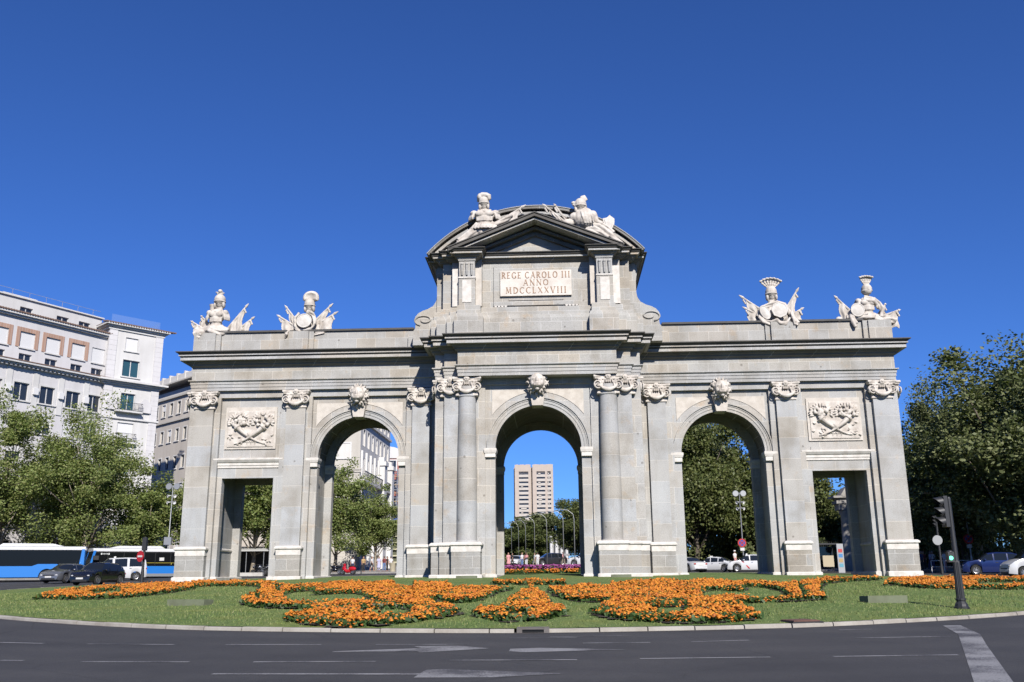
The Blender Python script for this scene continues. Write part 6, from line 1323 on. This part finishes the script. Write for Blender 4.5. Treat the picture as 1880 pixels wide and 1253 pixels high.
# kiosk terrace, shelter, totem, gateway, barriers
kx, ky = -31.4, 49.6; t = thing('terrace_kiosk', 'dark bar terrace under a pale awning in the left opening', 'kiosk', P3(kx, ky), 0)
m = MB(); m.box(-5, 6.6, 3, 3.2, 0, 2.7); m.box(-5, -4.8, 0, 3, 0, 2.7); m.box(-5, 6.6, .2, 3, 2.5, 2.62); m.build('walls', PLASTIC, t); m = MB(); m.prism_x([(-1.2, 2.45), (-1.2, 2.62), (3.2, 3.1), (3.2, 2.95)], -5.3, 6.9); m.build('awning', mat('pale_awning', (.42,.42,.40), .7), t); m = MB()
for i in range(7): m.tube([(-4.8+1.9*i, -1.0, 0), (-4.8+1.9*i, -1.0, 2.55)], .04, 6)
m.build('awning_posts', POLE, t)
t = thing('planter_wall', 'low pale planter wall in front of the motorcycles', 'wall', P3(-30.4, 41.3), .0); m = MB(); m.box(-2.6, 2.2, -.2, .2, 0, .35); m.build('coping', pale('pale_coping', (.5,.49,.46), .3), t)
sx_, sy_ = 25.6, 35.2; t = thing('bus_shelter', 'dark glazed bus shelter in the right square opening', 'bus shelter', P3(sx_, sy_), .05); m = MB(); m.box(-2.2, .9, -.1, 1.3, 2.45, 2.58); 
for x in (-2.1, -.6, .8): m.tube([(x, 1.2, 0), (x, 1.2, 2.5)], .04, 6)
m.build('frame', POST, t); MB().box(-2.1, .8, 1.19, 1.21, .3, 2.3).build('back_glass', CARGL, t); MB().box(-2.0, -.7, .55, .9, .42, .5).build('bench', mat('green_bench', (.04,.09,.03), .6), t); MB().box(-.35, .65, .6, .64, .5, 1.5).build('poster', mat('poster', (.42,.36,.25), .6), t)
t = thing('advertising_totem', 'grey advertising totem with small coloured pictures in the right square opening', 'totem', P3(26.0, 33.0), .0); MB().box(-.28, .28, -.09, .09, 0, 2.5).build('panel', mat('totem_grey', (.33,.34,.36), .5), t)
for i, c_ in enumerate(((.45,.05,.05), (.05,.2,.45), (.4,.28,.12), (.1,.3,.4))):
    MB().box(-.18, .18, -.105, -.085, 1.75-.42*i, 2.05-.42*i).build('picture', mat('totem_picture', c_, .5), t)
gx_, gy_ = 30.0, 41.5; t = thing('park_gateway', 'weathered stone park gateway column in the right square opening', 'gateway', P3(gx_, gy_), 0); GS = pale('gateway_stone', (.33,.32,.30), .6, 1.2)
m = MB(); m.lathe([(.75, 0), (.75, .8), (.62, .9), (.56, 1.2), (.54, 3), (.48, 5.3), (.60, 5.45), (.66, 5.75), (.60, 5.8)], (-.6, 0, 0), 20); m.build('column', GS, t, True, 40); m = MB(); m.box(-1.6, 4, -.8, .8, 6.4, 6.7); m.box(-1.9, 4, -1.0, 1.0, 6.95, 7.15); m.prism_y([(-1.2, 7.15), (-.6, 8.0), (4, 8.0), (4, 7.15)], -.8, .8); m.box(-1.4, 4, -.7, .7, 5.8, 6.95); m.lathe([(.56, 0), (.54, 3), (.48, 5.4)], (2.6, 0, 0), 16); m.build('entablature', GS, t)
t = thing('pedestrian_barrier', 'low white pedestrian barrier by the people at the right', 'barrier', P3(33.6, 28.5), .1); m = MB()
for i in range(4): m.tube([(-1.6+1.1*i, 0, 0), (-1.6+1.1*i, 0, 1.0)], .035, 6)
m.tube([(-1.6, 0, 1.0), (1.7, 0, 1.0)], .03, 6); m.tube([(-1.6, 0, .5), (1.7, 0, .5)], .025, 6); m.build('rails', SIGNW, t)
t = thing('park_fence', 'black iron park fence under the dark trees at the right', 'fence', P3(40, 50), 0); m = MB()
for i in range(150): m.box(-14+.22*i, -13.965+.22*i, -.02, .02, .1, 3.0)
m.box(-14, 19, -.03, .03, .35, .42); m.box(-14, 19, -.03, .03, 2.6, 2.67); m.build('railings', POST, t); m = MB()
for i in range(6): m.box(-14+6.4*i, -13.4+6.4*i, -.3, .3, 0, 3.3)
m.build('pillars', GS, t)
for lab, x, y in (('stone waste bin at the right of the left arch', -17.7, 55.5), ):
    t = thing('waste_bin', lab, 'bin', P3(x, y)); m = MB(); m.lathe([(.32, 0), (.34, .95), (.36, 1.0), (.28, 1.05)], (0, 0, 0), 14); m.build('drum', pale('bin_stone', (.42,.38,.28), .3), t, True, 40)
for lab, x, y in (('dark bollard between the pedestrians in the left arch', -20.6, 47.2), ('slim dark bollard beside the red scooter', -19.4, 46.2)):
    t = thing('bollard', lab, 'bollard', P3(x, y)); m = MB(); m.lathe([(.09, 0), (.08, .1), (.06, .15), (.055, .85), (.075, .9), (.06, 1.0), (0, 1.02)], (0, 0, 0), 10); m.build('post', POST, t, True, 40)

# ------------------------------------------------------------------ people
SKIN = mat('skin', (.42,.24,.17), .6)
def cloth(name, c): return mat(name, c, .85)
def body_mesh(pose):
    st, sw = pose; m = MB()        # stride, arm swing
    m.ell((0, 0, 1.60), (.085, .10, .125)); m.ell((0, -.095, 1.585), (.02, .03, .03)); m.ell((0, -.03, 1.53), (.06, .07, .05)); m.tube([(0, .01, 1.36), (0, 0, 1.52)], [.06, .052], 8)
    for s in (-1, 1): m.ell((s*.085, .01, 1.60), (.018, .03, .035))
    m.ell((0, 0, 1.22), (.17, .105, .24)); m.ell((0, .0, .97), (.155, .105, .15))
    for s in (-1, 1):
        f_ = -s*st; m.tube([(s*.085, 0, .95), (s*.09, .5*f_, .50), (s*.09, f_*.85+.04*abs(st), .09)], [.085, .062, .042], 8); m.ell((s*.09, f_*.85-.06, .045), (.048, .125, .045))
        a = s*sw; m.ell((s*.18, 0, 1.37), (.06, .06, .06)); m.tube([(s*.19, 0, 1.37), (s*.235, .35*a, 1.10), (s*.22, a-.06, .87)], [.05, .042, .03], 8); m.ell((s*.22, a-.07, .81), (.028, .042, .065))
    return m
PB = {}
def person(label, x, y, rz, pose, top, bottom, hair, skirt=False, shorts=False, long_hair=False, hat=False, z=0, sc_=1.0):
    t = thing('person', label, 'person', (x, y, gz(x, y)+z), rz, 'pedestrians round the square'); t.scale = (sc_,)*3
    key = pose
    if key not in PB: PB[key] = fuse(body_mesh(pose), 'body', SKIN, t, .018, 1, .3)
    else: o = PB[key].copy(); C.objects.link(o); o.parent = t
    st, sw = pose; m = MB(); m.ell((0, 0, 1.21), (.19, .125, .26)); m.ell((0, 0, 1.02), (.172, .125, .14)); m.tube([(-.17, 0, 1.39), (.17, 0, 1.39)], [.065, .065], 8)
    for s in (-1, 1): a = s*sw; m.tube([(s*.185, 0, 1.38), (s*.225, .25*a, 1.17)], [.068, .06], 8)
    fuse(m, 'shirt', top, t, .025, 1, .4); m = MB(); m.ell((0, 0, .95), (.17, .122, .13))
    if skirt: m.lathe([(.16, 1.0), (.22, .7), (.27, .42), (.22, .42)], (0, 0, 0), 14)
    for s in (-1, 1):
        f_ = -s*st; P = [(s*.085, 0, .93), (s*.09, .5*f_, .50), (s*.09, f_*.85+.04*abs(st), .12)]; m.tube(P[:2] if shorts else P, [.098, .078] if shorts else [.098, .078, .062], 8)
    fuse(m, 'skirt' if skirt else ('shorts' if shorts else 'trousers'), bottom, t, .025, 1, .4)
    m = MB(); m.ell((0, .025, 1.635), (.096, .10, .105)); 
    if long_hair: m.ell((0, .075, 1.52), (.09, .06, .17))
    fuse(m, 'hair', hair, t, .02, 1, .3)
    if hat: m = MB(); m.lathe([(.19, 1.66), (.12, 1.68), (.11, 1.75), (.05, 1.79), (0, 1.79)], (0, 0, 0), 16); m.build('hat', SIGNW, t, True)
    return t
DK = mat('dark_hair', (.02,.014,.01), .6); BR = mat('brown_hair', (.09,.05,.025), .6); GY = mat('grey_hair', (.35,.34,.33), .6)
cW, cP, cB, cN, cM, cL, cO, cJ, cK, cR = (cloth('white_cotton', (.6,.6,.6)), cloth('pink_cotton', (.6,.28,.28)), cloth('black_cotton', (.02,.02,.022)), cloth('navy_cotton', (.03,.04,.12)), cloth('maroon_cotton', (.15,.03,.03)), cloth('lilac_cotton', (.42,.42,.58)), cloth('ochre_cotton', (.4,.27,.12)), cloth('denim', (.10,.17,.34)), cloth('khaki', (.25,.21,.15)), cloth('red_cotton', (.5,.04,.04)))
S0, W1, W2 = (0.0, .06), (.26, .2), (-.2, -.16)
for a in (('person in a white top with dark hair behind the red scooter', -21.3, 50.7, 2.8, S0, cW, cN, DK), ('person in an ochre top standing right of the red scooter', -20.9, 54.7, .6, S0, cO, cB, DK), ('person in a white blouse and dark shorts walking in the left arch', -20.9, 59.7, 1.2, W1, cW, cB, DK, False, True, True),
          ('person in a lilac dress in the left arch', -19.9, 58.8, .3, S0, cL, cL, DK, True, False, True), ('person in a maroon top and blue jeans in the left arch', -18.9, 56.8, 3.0, W2, cM, cJ, BR), ('person in black half hidden behind the maroon top', -19.1, 59.8, 2.2, S0, cB, cB, DK), ('person in a white tee and khaki shorts in the left arch', -18.5, 58.8, 3.1, W1, cW, cK, DK, False, True), ('person in white at the right jamb of the left arch', -16.9, 54.9, 1.0, S0, cW, cN, GY),
          ('person in a pink dress at the left of the central arch', -4.7, 59.5, .4, S0, cP, cP, DK, True, False, True), ('person in red at the left jamb of the central arch', -5.4, 61, 1.4, W1, cR, cB, DK), ('person in black walking in the central arch', -4.6, 67.5, 2.0, W2, cB, cB, DK), ('person in a white shirt left of the far white car', -3.3, 65.5, .8, S0, cW, cJ, BR), ('person in a pale pink top bending behind the purple bed', -2.6, 59.5, 2.6, S0, cP, cW, BR, False, False, True), ('person in white in the middle of the central arch', -1.9, 72.6, 1.7, W1, cW, cK, DK), ('person in white right beside the charcoal car', -1.35, 63.6, 2.9, S0, cW, cW, DK), ('person in coral between the charcoal and white cars', 1.75, 59.7, 1.1, W1, cP, cK, BR)):
    person(*a, z=.42 if a[1] > -6 else .12)
for a in (('person in dark clothes just right of the gate', 33.0, 33.0, .5, S0, cN, cB, DK), ('person in maroon behind the barrier at the right', 34.0, 35.1, .2, S0, cM, cB, DK), ('person in pale blue left of the far traffic light', 34.6, 35.1, .9, W1, cL, cN, DK), ('person in a white top behind the far traffic light', 35.6, 37.1, 2.0, S0, cW, cN, GY), ('person in grey walking behind the barrier', 37.3, 39.2, 1.4, W2, cK, cB, DK), ('person in a white shirt and pink trousers walking between the traffic lights', 34.3, 31.2, 1.9, W1, cW, cP, BR)): person(*a, z=.1)
person('person in a white hat behind the taxis in the right arch', 20.4, 52.5, .6, S0, cW, cP, GY, hat=True, z=.35)
